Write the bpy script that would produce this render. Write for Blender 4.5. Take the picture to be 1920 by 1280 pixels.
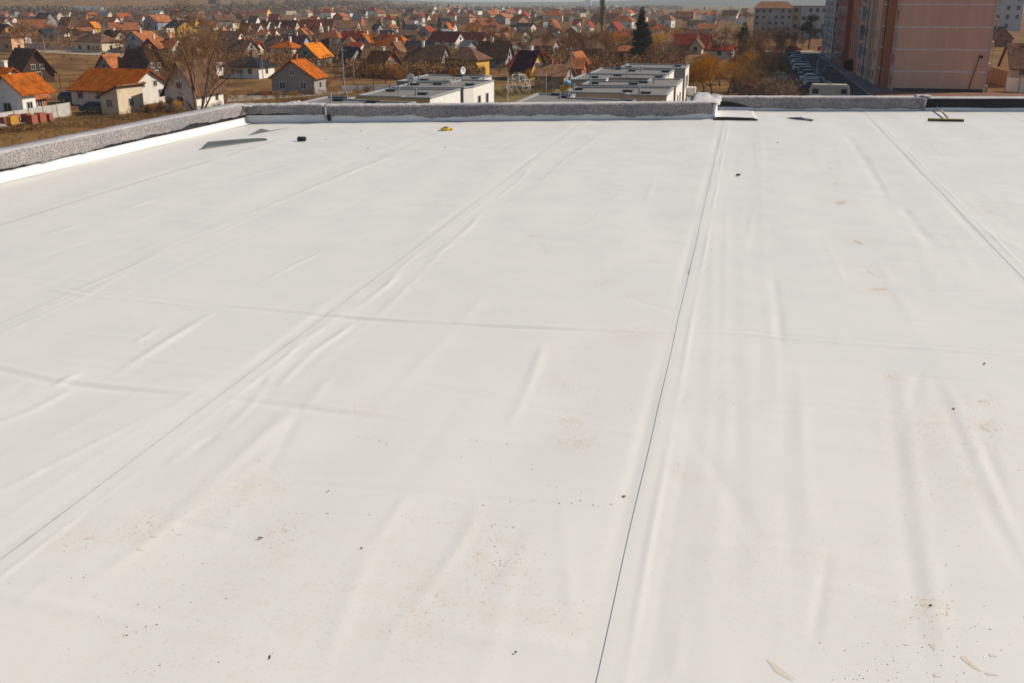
import bpy, bmesh, math, random
import numpy as np
from mathutils import Vector, Matrix, noise
random.seed(11)
for o in list(bpy.data.objects): bpy.data.objects.remove(o)
C = bpy.context.scene.collection
R = math.radians
# ---------------------------------------------------------------- camera
CAMZ = 1.75
PITCH = math.atan(633/1866.67)
YAW = R(12.86)
F = 1866.67
cd = bpy.data.cameras.new('camera'); cam = bpy.data.objects.new('camera', cd); C.objects.link(cam)
cd.sensor_width = 36; cd.lens = 35; cd.clip_start = 0.05; cd.clip_end = 40000
cam.location = (0, 0, CAMZ); cam.rotation_euler = (math.pi/2-PITCH, 0, YAW)
bpy.context.scene.camera = cam
# ---------------------------------------------------------------- sky, sun, exposure
SUN_EL, SUN_AZ = R(36), R(60)          # azimuth clockwise from +Y
w = bpy.data.worlds.new('World'); bpy.context.scene.world = w; w.use_nodes = True
nt = w.node_tree; bg = nt.nodes['Background']
sky = nt.nodes.new('ShaderNodeTexSky'); sky.sky_type = 'NISHITA'; sky.sun_disc = False
sky.sun_elevation = SUN_EL; sky.sun_rotation = SUN_AZ; sky.air_density = 1.0; sky.dust_density = 0.6; sky.ozone_density = 3.0
nt.links.new(sky.outputs[0], bg.inputs[0]); bg.inputs[1].default_value = 0.070
ld = bpy.data.lights.new('sun', 'SUN'); ld.energy = 4.7; ld.angle = R(0.5); ld.color = (1.0, 0.895, 0.755)
sun = bpy.data.objects.new('sun', ld); C.objects.link(sun); sun.location = (30, 20, 60)
sd = Vector((math.sin(SUN_AZ)*math.cos(SUN_EL), math.cos(SUN_AZ)*math.cos(SUN_EL), math.sin(SUN_EL)))
sun.rotation_euler = sd.to_track_quat('Z', 'Y').to_euler()
vs = bpy.context.scene.view_settings
vs.view_transform = 'Standard'; vs.look = 'None'; vs.exposure = 0.09; vs.gamma = 1; vs.use_curve_mapping = False
cy = bpy.context.scene.cycles
cy.max_bounces = 6; cy.volume_bounces = 1; cy.transparent_max_bounces = 8; cy.diffuse_bounces = 3
cy.use_denoising = True
# ---------------------------------------------------------------- geometry helpers
_a = math.pi/2-PITCH
_RX = np.array([[1, 0, 0], [0, math.cos(_a), -math.sin(_a)], [0, math.sin(_a), math.cos(_a)]])
_RZ = np.array([[math.cos(YAW), -math.sin(YAW), 0], [math.sin(YAW), math.cos(YAW), 0], [0, 0, 1]])
_M = _RZ @ _RX
SL = math.tan(R(0.44))
GZ = -11.5
def ray(u, v):
    return _M @ np.array([(u-960)/F, (640-v)/F, -1.0])
def RP(u, v, h=0.0):                      # a point on the roof plane (h above it)
    d = ray(u, v); t = (CAMZ-h)/(SL*d[1]-d[2]); return Vector(d*t)+Vector((0, 0, CAMZ))
def PZ(u, v, z):
    d = ray(u, v); t = (z-CAMZ)/d[2]; return Vector(d*t)+Vector((0, 0, CAMZ))
def sstep(a, b, x):
    t = np.clip((x-a)/(b-a), 0, 1); return t*t*(3-2*t)
def T(x, y):                              # terrain height
    x = np.asarray(x, float); y = np.asarray(y, float)
    xv = x*math.cos(YAW)+y*math.sin(YAW); yv = -x*math.sin(YAW)+y*math.cos(YAW)
    r = np.hypot(xv, yv); t = np.where(yv > 1, xv/np.maximum(yv, 1), np.sign(xv)*2)
    z = GZ + sstep(950, 3400, r)*150*sstep(-.02, .55, -t)**1.1
    z = z + sstep(4300, 6800, r)*(20+30*sstep(.05, .22, t)) + sstep(2300, 4200, r)*5*sstep(.1, .2, t)
    z = z + sstep(400, 1500, r)*1.2*np.sin(x*.004+1)*np.sin(y*.003) + sstep(2500, 5000, r)*4*np.sin(x*.0021)*np.cos(y*.0013+.5)
    return z
def _ss(a, b, x):
    t = min(1, max(0, (x-a)/(b-a))); return t*t*(3-2*t)
_cy, _sy = math.cos(YAW), math.sin(YAW)
def Ts(x, y):                             # the same height for one point, quickly
    xv = x*_cy+y*_sy; yv = -x*_sy+y*_cy; r = math.hypot(xv, yv); t = xv/max(yv, 1) if yv > 1 else math.copysign(2, xv)
    return (GZ+_ss(950, 3400, r)*150*_ss(-.02, .55, -t)**1.1+_ss(4300, 6800, r)*(20+30*_ss(.05, .22, t))+_ss(2300, 4200, r)*5*_ss(.1, .2, t)
            +_ss(400, 1500, r)*1.2*math.sin(x*.004+1)*math.sin(y*.003)+_ss(2500, 5000, r)*4*math.sin(x*.0021)*math.cos(y*.0013+.5))
_gc = {}
def G(u, v):                              # point of the terrain seen at a pixel
    k = (round(u, 1), round(v, 1))
    if k in _gc: return _gc[k].copy()
    d = [float(q) for q in ray(u, v)]; s = 40.0
    if d[2] < -1e-4: s = 0.6*(GZ-CAMZ)/d[2]
    s = min(s, 1500.0)
    while s < 9000:
        if CAMZ+d[2]*s < Ts(d[0]*s, d[1]*s):
            s /= 1.012
            while CAMZ+d[2]*s >= Ts(d[0]*s, d[1]*s): s *= 1.0012
            break
        s *= 1.012
    _gc[k] = Vector((d[0]*s, d[1]*s, CAMZ+d[2]*s)); return _gc[k].copy()
class MB:
    def __init__(s): s.v = []; s.f = []; s.m = []; s.cm = 0
    def add(s, vs, fs):
        n = len(s.v); s.v += [tuple(v) for v in vs]; s.f += [tuple(i+n for i in f) for f in fs]; s.m += [s.cm]*len(fs)
    def box(s, x0, y0, z0, x1, y1, z1):
        s.add([(x0,y0,z0),(x1,y0,z0),(x1,y1,z0),(x0,y1,z0),(x0,y0,z1),(x1,y0,z1),(x1,y1,z1),(x0,y1,z1)],
              [(3,2,1,0),(4,5,6,7),(0,1,5,4),(1,2,6,5),(2,3,7,6),(3,0,4,7)])
    def prism(s, poly, z0, z1):           # ccw polygon
        n = len(poly)
        s.add([(p[0],p[1],z0) for p in poly]+[(p[0],p[1],z1) for p in poly],
              [tuple(range(n-1,-1,-1)), tuple(range(n,2*n))]+[(i,(i+1)%n,(i+1)%n+n,i+n) for i in range(n)])
    def tube(s, a, b, ra, rb, n=6, cap=True):
        a = Vector(a); b = Vector(b); d = (b-a)
        if d.length < 1e-6: return
        d.normalize(); p = d.orthogonal().normalized(); q = d.cross(p)
        vs = [a+(p*math.cos(2*math.pi*i/n)+q*math.sin(2*math.pi*i/n))*ra for i in range(n)]
        vs += [b+(p*math.cos(2*math.pi*i/n)+q*math.sin(2*math.pi*i/n))*rb for i in range(n)]
        fs = [(i,(i+1)%n,(i+1)%n+n,i+n) for i in range(n)]
        if cap: fs += [tuple(range(n-1,-1,-1)), tuple(range(n,2*n))]
        s.add(vs, fs)
    def build(s, name, mats, parent=None, smooth=False, bevel=0):
        me = bpy.data.meshes.new(name); me.from_pydata(s.v, [], s.f)
        if not isinstance(mats, (list, tuple)): mats = [mats]
        for m in mats: me.materials.append(m)
        if len(mats) > 1:
            me.polygons.foreach_set('material_index', s.m)
        if smooth: me.polygons.foreach_set('use_smooth', [True]*len(me.polygons))
        o = bpy.data.objects.new(name, me); C.objects.link(o)
        if parent: o.parent = parent
        if bevel:
            b = o.modifiers.new('b', 'BEVEL'); b.width = bevel; b.segments = 2; b.limit_method = 'ANGLE'
        return o
def tag(o, label=None, cat=None, group=None, kind=None):
    if label: o['label'] = label
    if cat: o['category'] = cat
    if group: o['group'] = group
    if kind: o['kind'] = kind
    return o
def empty(name, loc, rz=0, label=None, cat=None, group=None):
    o = bpy.data.objects.new(name, None); C.objects.link(o); o.empty_display_size = .3
    o.location = loc; o.rotation_euler = (0, 0, rz)
    return tag(o, label, cat, group)
def copy_tree(o, parent=None):
    c = o.copy(); C.objects.link(c)
    if parent: c.parent = parent
    for ch in list(o.children): copy_tree(ch, c)
    return c
# ---------------------------------------------------------------- materials
def mat(name, col, rough=.8, var=.12, scale=3.0, bump=0.0, bscale=20, metal=0, spec=.3, rnd=0.0, stretch=(1,1,1), col2=None, lo=.35, hi=.65):
    m = bpy.data.materials.new(name); m.use_nodes = True; n = m.node_tree.nodes; l = m.node_tree.links
    p = n['Principled BSDF']; p.inputs['Roughness'].default_value = rough; p.inputs['Metallic'].default_value = metal
    p.inputs['Specular IOR Level'].default_value = spec
    tc = n.new('ShaderNodeTexCoord'); mp = n.new('ShaderNodeMapping'); mp.inputs['Scale'].default_value = stretch
    l.new(tc.outputs['Object'], mp.inputs['Vector'])
    nz = n.new('ShaderNodeTexNoise'); nz.inputs['Scale'].default_value = scale; nz.inputs['Detail'].default_value = 6
    nz.inputs['Roughness'].default_value = .65
    l.new(mp.outputs[0], nz.inputs['Vector'])
    cr = n.new('ShaderNodeValToRGB'); cr.color_ramp.elements[0].position = lo; cr.color_ramp.elements[1].position = hi
    c2 = col2 if col2 else tuple(min(1, c*(1+var)) for c in col)
    c1 = col if col2 else tuple(c*(1-var) for c in col)
    cr.color_ramp.elements[0].color = (*c1, 1); cr.color_ramp.elements[1].color = (*c2, 1)
    l.new(nz.outputs['Fac'], cr.inputs['Fac']); out = cr.outputs['Color']
    if rnd:
        oi = n.new('ShaderNodeObjectInfo'); hs = n.new('ShaderNodeHueSaturation')
        mr = n.new('ShaderNodeMapRange'); mr.inputs['To Min'].default_value = 1-rnd; mr.inputs['To Max'].default_value = 1+rnd
        l.new(oi.outputs['Random'], mr.inputs['Value']); l.new(mr.outputs[0], hs.inputs['Value']); l.new(out, hs.inputs['Color']); out = hs.outputs[0]
    l.new(out, p.inputs['Base Color'])
    if bump:
        nb = n.new('ShaderNodeTexNoise'); nb.inputs['Scale'].default_value = bscale; nb.inputs['Detail'].default_value = 4
        l.new(mp.outputs[0], nb.inputs['Vector'])
        b = n.new('ShaderNodeBump'); b.inputs['Strength'].default_value = bump; b.inputs['Distance'].default_value = .02
        l.new(nb.outputs['Fac'], b.inputs['Height']); l.new(b.outputs[0], p.inputs['Normal'])
    return m
def tiles(name, col, rnd=.18, k=9.0):      # roof covering: rows of tiles or sheets with weathering
    m = mat(name, col, rough=.85, var=.40, scale=1.1, rnd=rnd, spec=.04)
    n = m.node_tree.nodes; l = m.node_tree.links; p = n['Principled BSDF']
    tc = n['Texture Coordinate']; wv = n.new('ShaderNodeTexWave'); wv.bands_direction = 'Z'; wv.inputs['Scale'].default_value = k*.35
    wv.inputs['Distortion'].default_value = .4
    l.new(tc.outputs['Object'], wv.inputs['Vector'])
    w2 = n.new('ShaderNodeTexWave'); w2.bands_direction = 'X'; w2.inputs['Scale'].default_value = k*.3
    l.new(tc.outputs['Object'], w2.inputs['Vector'])
    ad = n.new('ShaderNodeMath'); ad.operation = 'ADD'; l.new(wv.outputs['Fac'], ad.inputs[0]); l.new(w2.outputs['Fac'], ad.inputs[1])
    old = p.inputs['Base Color'].links[0].from_socket; mx = n.new('ShaderNodeMix'); mx.data_type = 'RGBA'; mx.blend_type = 'MULTIPLY'; mx.inputs[0].default_value = .35
    l.new(old, mx.inputs[6]); l.new(wv.outputs['Color'], mx.inputs[7]); l.new(mx.outputs[2], p.inputs['Base Color'])
    b = n.new('ShaderNodeBump'); b.inputs['Strength'].default_value = .5; b.inputs['Distance'].default_value = .05
    l.new(ad.outputs[0], b.inputs['Height']); l.new(b.outputs[0], p.inputs['Normal'])
    return m
RM = dict(O=('orange', (.45, .115, .014)), Y=('amber', (.72, .22, .015)), T=('terracotta', (.40, .14, .055)), R=('red', (.34, .055, .025)),
          M=('maroon', (.13, .03, .028)), B=('brown', (.19, .105, .065)), K=('charcoal', (.035, .038, .045)), G=('grey', (.22, .23, .24)),
          S=('silver', (.45, .42, .38)), P=('plum', (.12, .04, .06)), N=('tan', (.33, .17, .09)))
WM = dict(W=('white', (.74, .70, .63)), C=('cream', (.66, .55, .38)), E=('grey', (.30, .28, .26)), Y=('yellow', (.72, .42, .08)),
          P=('peach', (.62, .36, .21)), D=('timber', (.10, .05, .03)), K=('brick', (.36, .13, .06)), L=('blue-grey', (.30, .34, .42)), O=('orange', (.6, .2, .05)))
roofm = {k: tiles('roof_'+v[0], v[1]) for k, v in RM.items()}
wallm = {k: mat('wall_'+v[0], v[1], rough=.9, var=.10, scale=1.3, rnd=.08, bump=.15, bscale=15) for k, v in WM.items()}
m_win = mat('window_glass', (.03, .035, .04), rough=.15, spec=.6, var=.3, scale=.7)
m_frame = mat('window_frame', (.6, .58, .54), rough=.6)
m_conc = mat('concrete', (.34, .32, .29), rough=.9, var=.2, scale=1.5, bump=.2)
m_wood = mat('wood', (.22, .11, .05), rough=.85, var=.3, scale=4, stretch=(6, 6, .6))
m_dark = mat('dark_metal', (.04, .045, .05), rough=.5)
m_bark = mat('bark', (.085, .062, .045), rough=.95, var=.3, scale=6)
m_barkp = mat('pale_bark', (.26, .22, .17), rough=.95, var=.3, scale=4)
m_lwhite = mat('white_paint', (.78, .76, .72), rough=.6, var=.05)
# ================================================================ the roof we stand on
def far_y(x):                              # far edge of the membrane as a function of X
    return 15.40+(x+.5)*.293 if x < -.42 else 16.58+(x+.42)*.195
def left_x(y): return -7.22+(y-8)*.035
RELF = 1.7
creases = []                               # (points, amplitude m, half width m, one-sided skew)
def crease(px, amp, wd, skew=0.0):
    creases.append(([RP(u, v) for u, v in px], amp, wd, skew))
# folds along the sheets
crease([(200,713),(300,648),(410,580)], .0032, .028)
crease([(-30,618),(100,560),(220,512),(330,458),(430,416),(560,362),(700,307),(800,268)], .0030, .035)
crease([(-30,640),(60,600),(150,560),(250,505)], .0015, .03)
crease([(-40,598),(90,538),(200,487),(320,438)], -.0012, .02)
crease([(668,602),(630,630),(590,656),(560,684),(520,725)], .0028, .022)
crease([(760,498),(725,535),(690,562),(655,585)], .0026, .024)
crease([(905,395),(880,428),(850,455),(800,487)], .0018, .022)
crease([(1000,312),(960,350),(930,372)], .0018, .025)
crease([(1130,250),(1060,300),(1010,345)], .0016, .03)
crease([(560,755),(480,830),(370,930),(300,990)], .0020, .035)
crease([(620,705),(575,760),(520,810)], .0016, .03)
crease([(640,596),(560,640),(510,700),(470,760),(380,850)], .0012, .02)
crease([(1022,640),(1000,700),(975,760),(950,800)], .0020, .025)
crease([(905,400),(830,470),(740,560),(690,610)], .0010, .02)
crease([(770,925),(740,960),(715,1000),(690,1020)], .0017, .024)
crease([(905,930),(880,990),(830,1070),(790,1120),(740,1180),(700,1260)], .0013, .026)
crease([(1450,520),(1458,580),(1465,660)], -.0020, .03)
crease([(1420,200),(1425,260),(1430,420),(1440,620)], .0008, .04)
crease([(1340,420),(1335,620),(1325,820),(1310,1100),(1300,1280)], .0010, .035)
crease([(1362,380),(1360,560),(1352,760)], .0010, .03)
crease([(1390,360),(1394,560),(1400,800),(1405,1280)], .0007, .05)
crease([(1468,690),(1470,860),(1478,1000),(1500,1290)], -.0011, .04)
crease([(1500,690),(1508,860),(1520,1000)], .0010, .03)
crease([(1660,690),(1675,800),(1690,930),(1712,1100),(1740,1300)], -.0012, .034)
crease([(1690,700),(1705,800),(1722,930),(1745,1080),(1780,1300)], .0014, .032)
crease([(1738,685),(1775,770),(1810,850),(1855,960),(1925,1090)], -.0012, .030)
crease([(1760,690),(1800,770),(1835,850),(1880,960),(1950,1090)], .0013, .026)
crease([(1585,250),(1620,300),(1650,350),(1665,385)], -.0030, .05)
crease([(1690,385),(1722,430),(1760,470)], -.0028, .045)
crease([(1640,480),(1720,610),(1780,720)], .0012, .04)
crease([(1840,430),(1880,450),(1920,470)], .0025, .05)
crease([(-20,512),(90,480),(200,445)], -.0018, .03)
crease([(0,345),(120,322),(280,290)], .0018, .03)
crease([(85,440),(155,421)], .0035, .03)
crease([(232,392),(292,375)], .0035, .03)
crease([(355,352),(400,340)], .0030, .03)
crease([(420,340),(560,308)], .0026, .035)
crease([(-20,800),(60,770),(140,728)], .0020, .025)
crease([(100,725),(150,700)], .0030, .025)
crease([(250,645),(300,615)], .0024, .02)
crease([(560,330),(690,290),(780,255)], .0014, .04)
crease([(480,535),(545,500),(610,470)], .0018, .02)
# transport folds across the sheets
crease([(90,540),(170,556),(300,566),(400,578)], .0022, .020, .6)
crease([(400,573),(500,582),(600,592),(760,603),(950,614),(1150,622),(1268,628)], -.0034, .020, .7)
crease([(1285,622),(1400,626),(1500,636),(1640,645),(1800,657),(1960,668)], .0026, .022, .7)
crease([(-60,680),(0,693),(90,716),(200,728),(395,746)], -.0026, .025, .5)
crease([(395,742),(500,756),(640,775),(780,790)], -.0016, .028, .5)
crease([(725,384),(870,389)], -.0022, .04, .3)
crease([(930,352),(1100,355),(1320,363)], -.0028, .035, .4)
crease([(1325,358),(1600,368),(1960,386)], -.0018, .035, .4)
crease([(780,340),(930,344)], .0012, .03)
crease([(1290,498),(1460,505)], -.0008, .02)
crease([(1300,745),(1500,752),(1700,765)], .0009, .025)
crease([(1060,800),(1180,812),(1230,820)], .0012, .02)
crease([(800,1050),(1000,1065),(1170,1075)], .0010, .025)
crease([(1240,1015),(1400,1024),(1600,1040)], .0012, .025)
crease([(1180,560),(1280,590)], -.0012, .03)
for v in (262, 276, 289, 325, 341, 402, 419, 436, 470, 488, 528, 545, 583, 601):
    u0 = random.uniform(1380, 1620); crease([(u0, v), (u0+150, v+random.uniform(-1, 4)), (u0+random.uniform(220, 420), v+5)], -.0012*random.uniform(.6, 1.4), .018*(1+9*(420-min(v, 420))/420.), .4)
for k in range(46):
    u = random.uniform(0, 1900); v = random.uniform(260, 1200); q = RP(u, v); L = random.uniform(.15, .6)
    a = random.gauss(0, .25) if random.random() < .7 else math.pi/2+random.gauss(0, .15)
    d = Vector((math.sin(a), math.cos(a), 0))*L
    creases.append(([q-d, q+d*.1, q+d], random.choice((-1, 1))*random.uniform(.0005, .0014), random.uniform(.015, .04), 0))
for k in range(70):
    s = random.choice((-2.28, -2.28, -4.02, -5.81, -.28)); q = Vector((s+random.choice((1, 1, 1, -1))*random.uniform(.06, .32), random.uniform(2.2, 12), 0)); L = random.uniform(.05, .22); a = random.gauss(0, .35)
    d = Vector((math.sin(a), math.cos(a), 0))*L
    creases.append(([q-d, q, q+d+Vector((random.gauss(0, .02), 0, 0))], random.choice((-1, 1))*random.uniform(.0004, .0012), random.uniform(.012, .028), 0))
for k in range(90):
    s = random.choice((-2.28, -2.28, -4.02, -.28, -.28, 1.85)); q = Vector((s+random.choice((1, 1, 1, -1))*random.uniform(.05, .20), random.uniform(2.0, 9), 0)); L = random.uniform(.03, .12); a = random.gauss(.5, .5)
    d = Vector((math.sin(a), math.cos(a), 0))*L
    creases.append(([q-d, q, q+d+Vector((random.gauss(0, .02), 0, 0))], random.choice((-1, 1))*random.uniform(.0003, .0007), random.uniform(.007, .014), 0))
for k in range(60):
    q = Vector((random.uniform(-5, 4), random.uniform(2, 13), 0)); L = random.uniform(.5, 1.6); d = Vector((random.gauss(0, .03), 1, 0))*L
    creases.append(([q-d, q, q+d], random.choice((-1, 1))*random.uniform(.0004, .0009), random.uniform(.02, .05), 0))
for k in range(34):
    q = Vector((random.uniform(-5, 4), random.uniform(2, 13), 0)); L = random.uniform(.3, .95); d = Vector((1, random.gauss(0, .02), 0))*L
    creases.append(([q-d, q, q+d], random.choice((-1, 1))*random.uniform(.0004, .0009), random.uniform(.015, .03), .3))
SEAMS = [-5.81, -4.02, -2.28, -.28, 1.85, 3.98, 6.1, 8.2]
def relief(X, Y):
    H = np.zeros_like(X)
    for pts, amp, wd, sk in creases:
        xs = [p.x for p in pts]; ys = [p.y for p in pts]
        msk = (X > min(xs)-5*wd) & (X < max(xs)+5*wd) & (Y > min(ys)-5*wd) & (Y < max(ys)+5*wd)
        if not msk.any(): continue
        x = X[msk]; y = Y[msk]; best = np.full(x.shape, 1e9); bs = np.zeros_like(x); sgn = np.zeros_like(x)
        tot = sum((pts[i+1]-pts[i]).length for i in range(len(pts)-1)); acc = 0
        for i in range(len(pts)-1):
            a, b = pts[i], pts[i+1]; dx, dy = b.x-a.x, b.y-a.y; L = math.hypot(dx, dy)
            t = np.clip(((x-a.x)*dx+(y-a.y)*dy)/(L*L), 0, 1)
            px = x-a.x-t*dx; py = y-a.y-t*dy; dd = px*px+py*py
            s = (dx*(y-a.y)-dy*(x-a.x))/L
            u = dd < best; best[u] = dd[u]; bs[u] = ((acc+t*L)/tot)[u]; sgn[u] = s[u]; acc += L
        env = np.clip(np.minimum(bs, 1-bs)*5, 0, 1)**.7*(.75+.25*np.sin(bs*tot*7+amp*9000))
        d = np.sqrt(best); g = np.exp(-(d/wd)**2)
        if sk: g = g - sk*np.exp(-((sgn-1.6*wd)/wd)**2)*np.exp(-(np.maximum(d-3*wd,0)/wd)**2)
        H[msk] += amp*env*g*(1.5 if sk else 1)
    # seam laps: a soft pucker beside each weld
    for s in SEAMS:
        k = .0016 if s in (-.28, 1.85) else .0011
        H += k*np.exp(-((X-s-.075)/.012)**2)*(.6+.4*np.sin(Y*3+s*5))
        H -= k*1.3*np.exp(-((X-s+.035)/.03)**2)*(.6+.4*np.sin(Y*2.1+s))
    # gentle waves
    H += .0016*np.sin(X*5.2+1.3*np.sin(Y*.9))*np.sin(Y*1.1+X*.4)*.6 + .0011*np.sin(X*9+2*np.sin(Y*.7+1))*np.sin(Y*.53)
    H += .0009*np.sin(X*2.1+Y*1.7+2*np.sin(Y*.6))
    return H*RELF
dirtspots = [(1130,530,.05,1),(1190,555,.05,1),(1200,625,.10,.8),(1060,790,.035,1.3),(1085,828,.06,.9),(1070,720,.05,.8),(1130,750,.10,.35),(940,1045,.05,1.1),(925,1000,.07,.3),
 (440,925,.09,.55),(500,900,.06,.4),(380,880,.12,.25),(280,985,.06,.7),(160,1005,.06,.5),(530,1000,.05,.9),(1000,442,.04,1.2),(1025,470,.05,.5),(1158,455,.04,.6),(1218,490,.05,.8),(1580,378,.09,1),(1570,345,.12,.5),(1555,315,.12,.6),
 (1605,450,.08,1),(1650,545,.08,1),(1630,500,.12,.5),(900,1120,.10,.35),(1060,1160,.07,.4),(800,1140,.07,.4),(1750,790,.2,.5),(1845,750,.05,1),(1850,800,.05,1.2),(1780,900,.18,.4),(1676,705,.03,1.4),
 (1350,745,.04,.6),(1400,1000,.2,.15),(300,1180,.3,.25),(700,1100,.3,.25),(1500,1050,.3,.15),(820,560,.4,.12),(1840,378,.12,.5),(1880,400,.15,.5),(1060,660,.12,.4),(1270,885,.04,.5),(1745,1140,.03,1.3),(1745,1160,.06,.5),(670,770,.08,.5)]
def m_membrane():
    m = bpy.data.materials.new('white_membrane'); m.use_nodes = True; n = m.node_tree.nodes; l = m.node_tree.links
    p = n['Principled BSDF']; p.inputs['Roughness'].default_value = .42; p.inputs['Specular IOR Level'].default_value = .35
    tc = n.new('ShaderNodeTexCoord')
    def nz(sc, det=4, r=.6):
        q = n.new('ShaderNodeTexNoise'); q.inputs['Scale'].default_value = sc; q.inputs['Detail'].default_value = det; q.inputs['Roughness'].default_value = r
        l.new(tc.outputs['Object'], q.inputs['Vector']); return q.outputs['Fac']
    def mth(op, a, b=None, clamp=False):
        q = n.new('ShaderNodeMath'); q.operation = op; q.use_clamp = clamp
        for i, t in enumerate((a, b)):
            if t is None: continue
            if isinstance(t, (int, float)): q.inputs[i].default_value = t
            else: l.new(t, q.inputs[i])
        return q.outputs[0]
    def mr(v, a, b, c=0, d=1):
        q = n.new('ShaderNodeMapRange'); q.inputs[1].default_value = a; q.inputs[2].default_value = b; q.inputs[3].default_value = c; q.inputs[4].default_value = d
        l.new(v, q.inputs[0]); return q.outputs[0]
    def mix(f, a, b):
        q = n.new('ShaderNodeMix'); q.data_type = 'RGBA'; l.new(f, q.inputs[0])
        for i, t in ((6, a), (7, b)):
            if isinstance(t, tuple): q.inputs[i].default_value = (*t, 1)
            else: l.new(t, q.inputs[i])
        return q.outputs[2]
    at = n.new('ShaderNodeAttribute'); at.attribute_name = 'dirt'; D = at.outputs['Fac']
    base = mix(mr(nz(1.1, 3), .35, .7), (.765, .750, .700), (.735, .722, .680))
    # grime film
    film = mth('MULTIPLY', mr(nz(9, 5, .7), .45, .75), mth('MULTIPLY', D, .30))
    c = mix(film, base, (.64, .45, .24))
    # fine splashes
    sp = mr(nz(75, 2, .5), .615, .66)
    c = mix(mth('MULTIPLY', sp, mth('MULTIPLY', D, .45), True), c, (.52, .29, .11))
    # tiny specks everywhere
    vo = n.new('ShaderNodeTexVoronoi'); vo.inputs['Scale'].default_value = 26; l.new(tc.outputs['Object'], vo.inputs['Vector'])
    sep = n.new('ShaderNodeSeparateColor'); l.new(vo.outputs['Color'], sep.inputs[0])
    rad = mr(sep.outputs[0], .70, 1, 0, .10)
    sk = mth('LESS_THAN', vo.outputs['Distance'], rad)
    patch = mr(nz(1.6, 3), .45, .62)
    c = mix(mth('MULTIPLY', mth('MULTIPLY', sk, .34), patch), c, (.46, .38, .30))
    l.new(c, p.inputs['Base Color'])
    ro = mr(nz(4, 4), .3, .7, .36, .52); l.new(ro, p.inputs['Roughness'])
    b1 = n.new('ShaderNodeBump'); b1.inputs['Strength'].default_value = .10; b1.inputs['Distance'].default_value = .004
    l.new(nz(14, 3), b1.inputs['Height'])
    # woven scrim
    wx = n.new('ShaderNodeTexWave'); wx.bands_direction = 'X'; wx.inputs['Scale'].default_value = 66; l.new(tc.outputs['Object'], wx.inputs['Vector'])
    wy = n.new('ShaderNodeTexWave'); wy.bands_direction = 'Y'; wy.inputs['Scale'].default_value = 66; l.new(tc.outputs['Object'], wy.inputs['Vector'])
    b2 = n.new('ShaderNodeBump'); b2.inputs['Strength'].default_value = .035; b2.inputs['Distance'].default_value = .002
    l.new(mth('ADD', wx.outputs['Fac'], wy.outputs['Fac']), b2.inputs['Height']); l.new(b1.outputs[0], b2.inputs['Normal'])
    l.new(b2.outputs[0], p.inputs['Normal'])
    return m
m_mem = m_membrane()
m_pvc = mat('white_pvc', (.78, .77, .745), rough=.4, var=.03, scale=2)
m_pvcg = mat('grey_pvc_underside', (.085, .10, .105), rough=.5, var=.12, scale=5)
m_black = mat('black_bitumen', (.018, .019, .022), rough=.55, var=.3, scale=6, bump=.3)
def felt(name, a, b, c):
    m = bpy.data.materials.new(name); m.use_nodes = True; n = m.node_tree.nodes; l = m.node_tree.links
    p = n['Principled BSDF']; p.inputs['Roughness'].default_value = 1; p.inputs['Specular IOR Level'].default_value = .1
    tc = n.new('ShaderNodeTexCoord'); z = n.new('ShaderNodeTexNoise'); z.inputs['Scale'].default_value = 66; z.inputs['Detail'].default_value = 5; z.inputs['Roughness'].default_value = .9
    l.new(tc.outputs['Object'], z.inputs['Vector']); cr = n.new('ShaderNodeValToRGB'); e = cr.color_ramp.elements
    e[0].position = .40; e[0].color = (*a, 1); e[1].position = .62; e[1].color = (*c, 1); k = e.new(.51); k.color = (*b, 1)
    l.new(z.outputs['Fac'], cr.inputs[0])
    z3 = n.new('ShaderNodeTexNoise'); z3.inputs['Scale'].default_value = 2.2; z3.inputs['Detail'].default_value = 5; l.new(tc.outputs['Object'], z3.inputs['Vector'])
    q = n.new('ShaderNodeMix'); q.data_type = 'RGBA'; q.blend_type = 'MULTIPLY'; q.inputs[0].default_value = .45
    l.new(cr.outputs[0], q.inputs[6]); c3 = n.new('ShaderNodeValToRGB'); c3.color_ramp.elements[0].position = .35; c3.color_ramp.elements[0].color = (.45, .5, .6, 1); c3.color_ramp.elements[1].position = .6
    l.new(z3.outputs['Fac'], c3.inputs[0]); l.new(c3.outputs[0], q.inputs[7]); l.new(q.outputs[2], p.inputs['Base Color'])
    bp = n.new('ShaderNodeBump'); bp.inputs['Strength'].default_value = .8; bp.inputs['Distance'].default_value = .01; l.new(z.outputs['Fac'], bp.inputs['Height']); l.new(bp.outputs[0], p.inputs['Normal'])
    return m
m_felt = felt('grey_felt', (.075, .083, .105), (.30, .28, .28), (.68, .59, .51))
m_feltt = felt('pale_felt', (.42, .40, .40), (.60, .57, .55), (.74, .71, .69))

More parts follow.
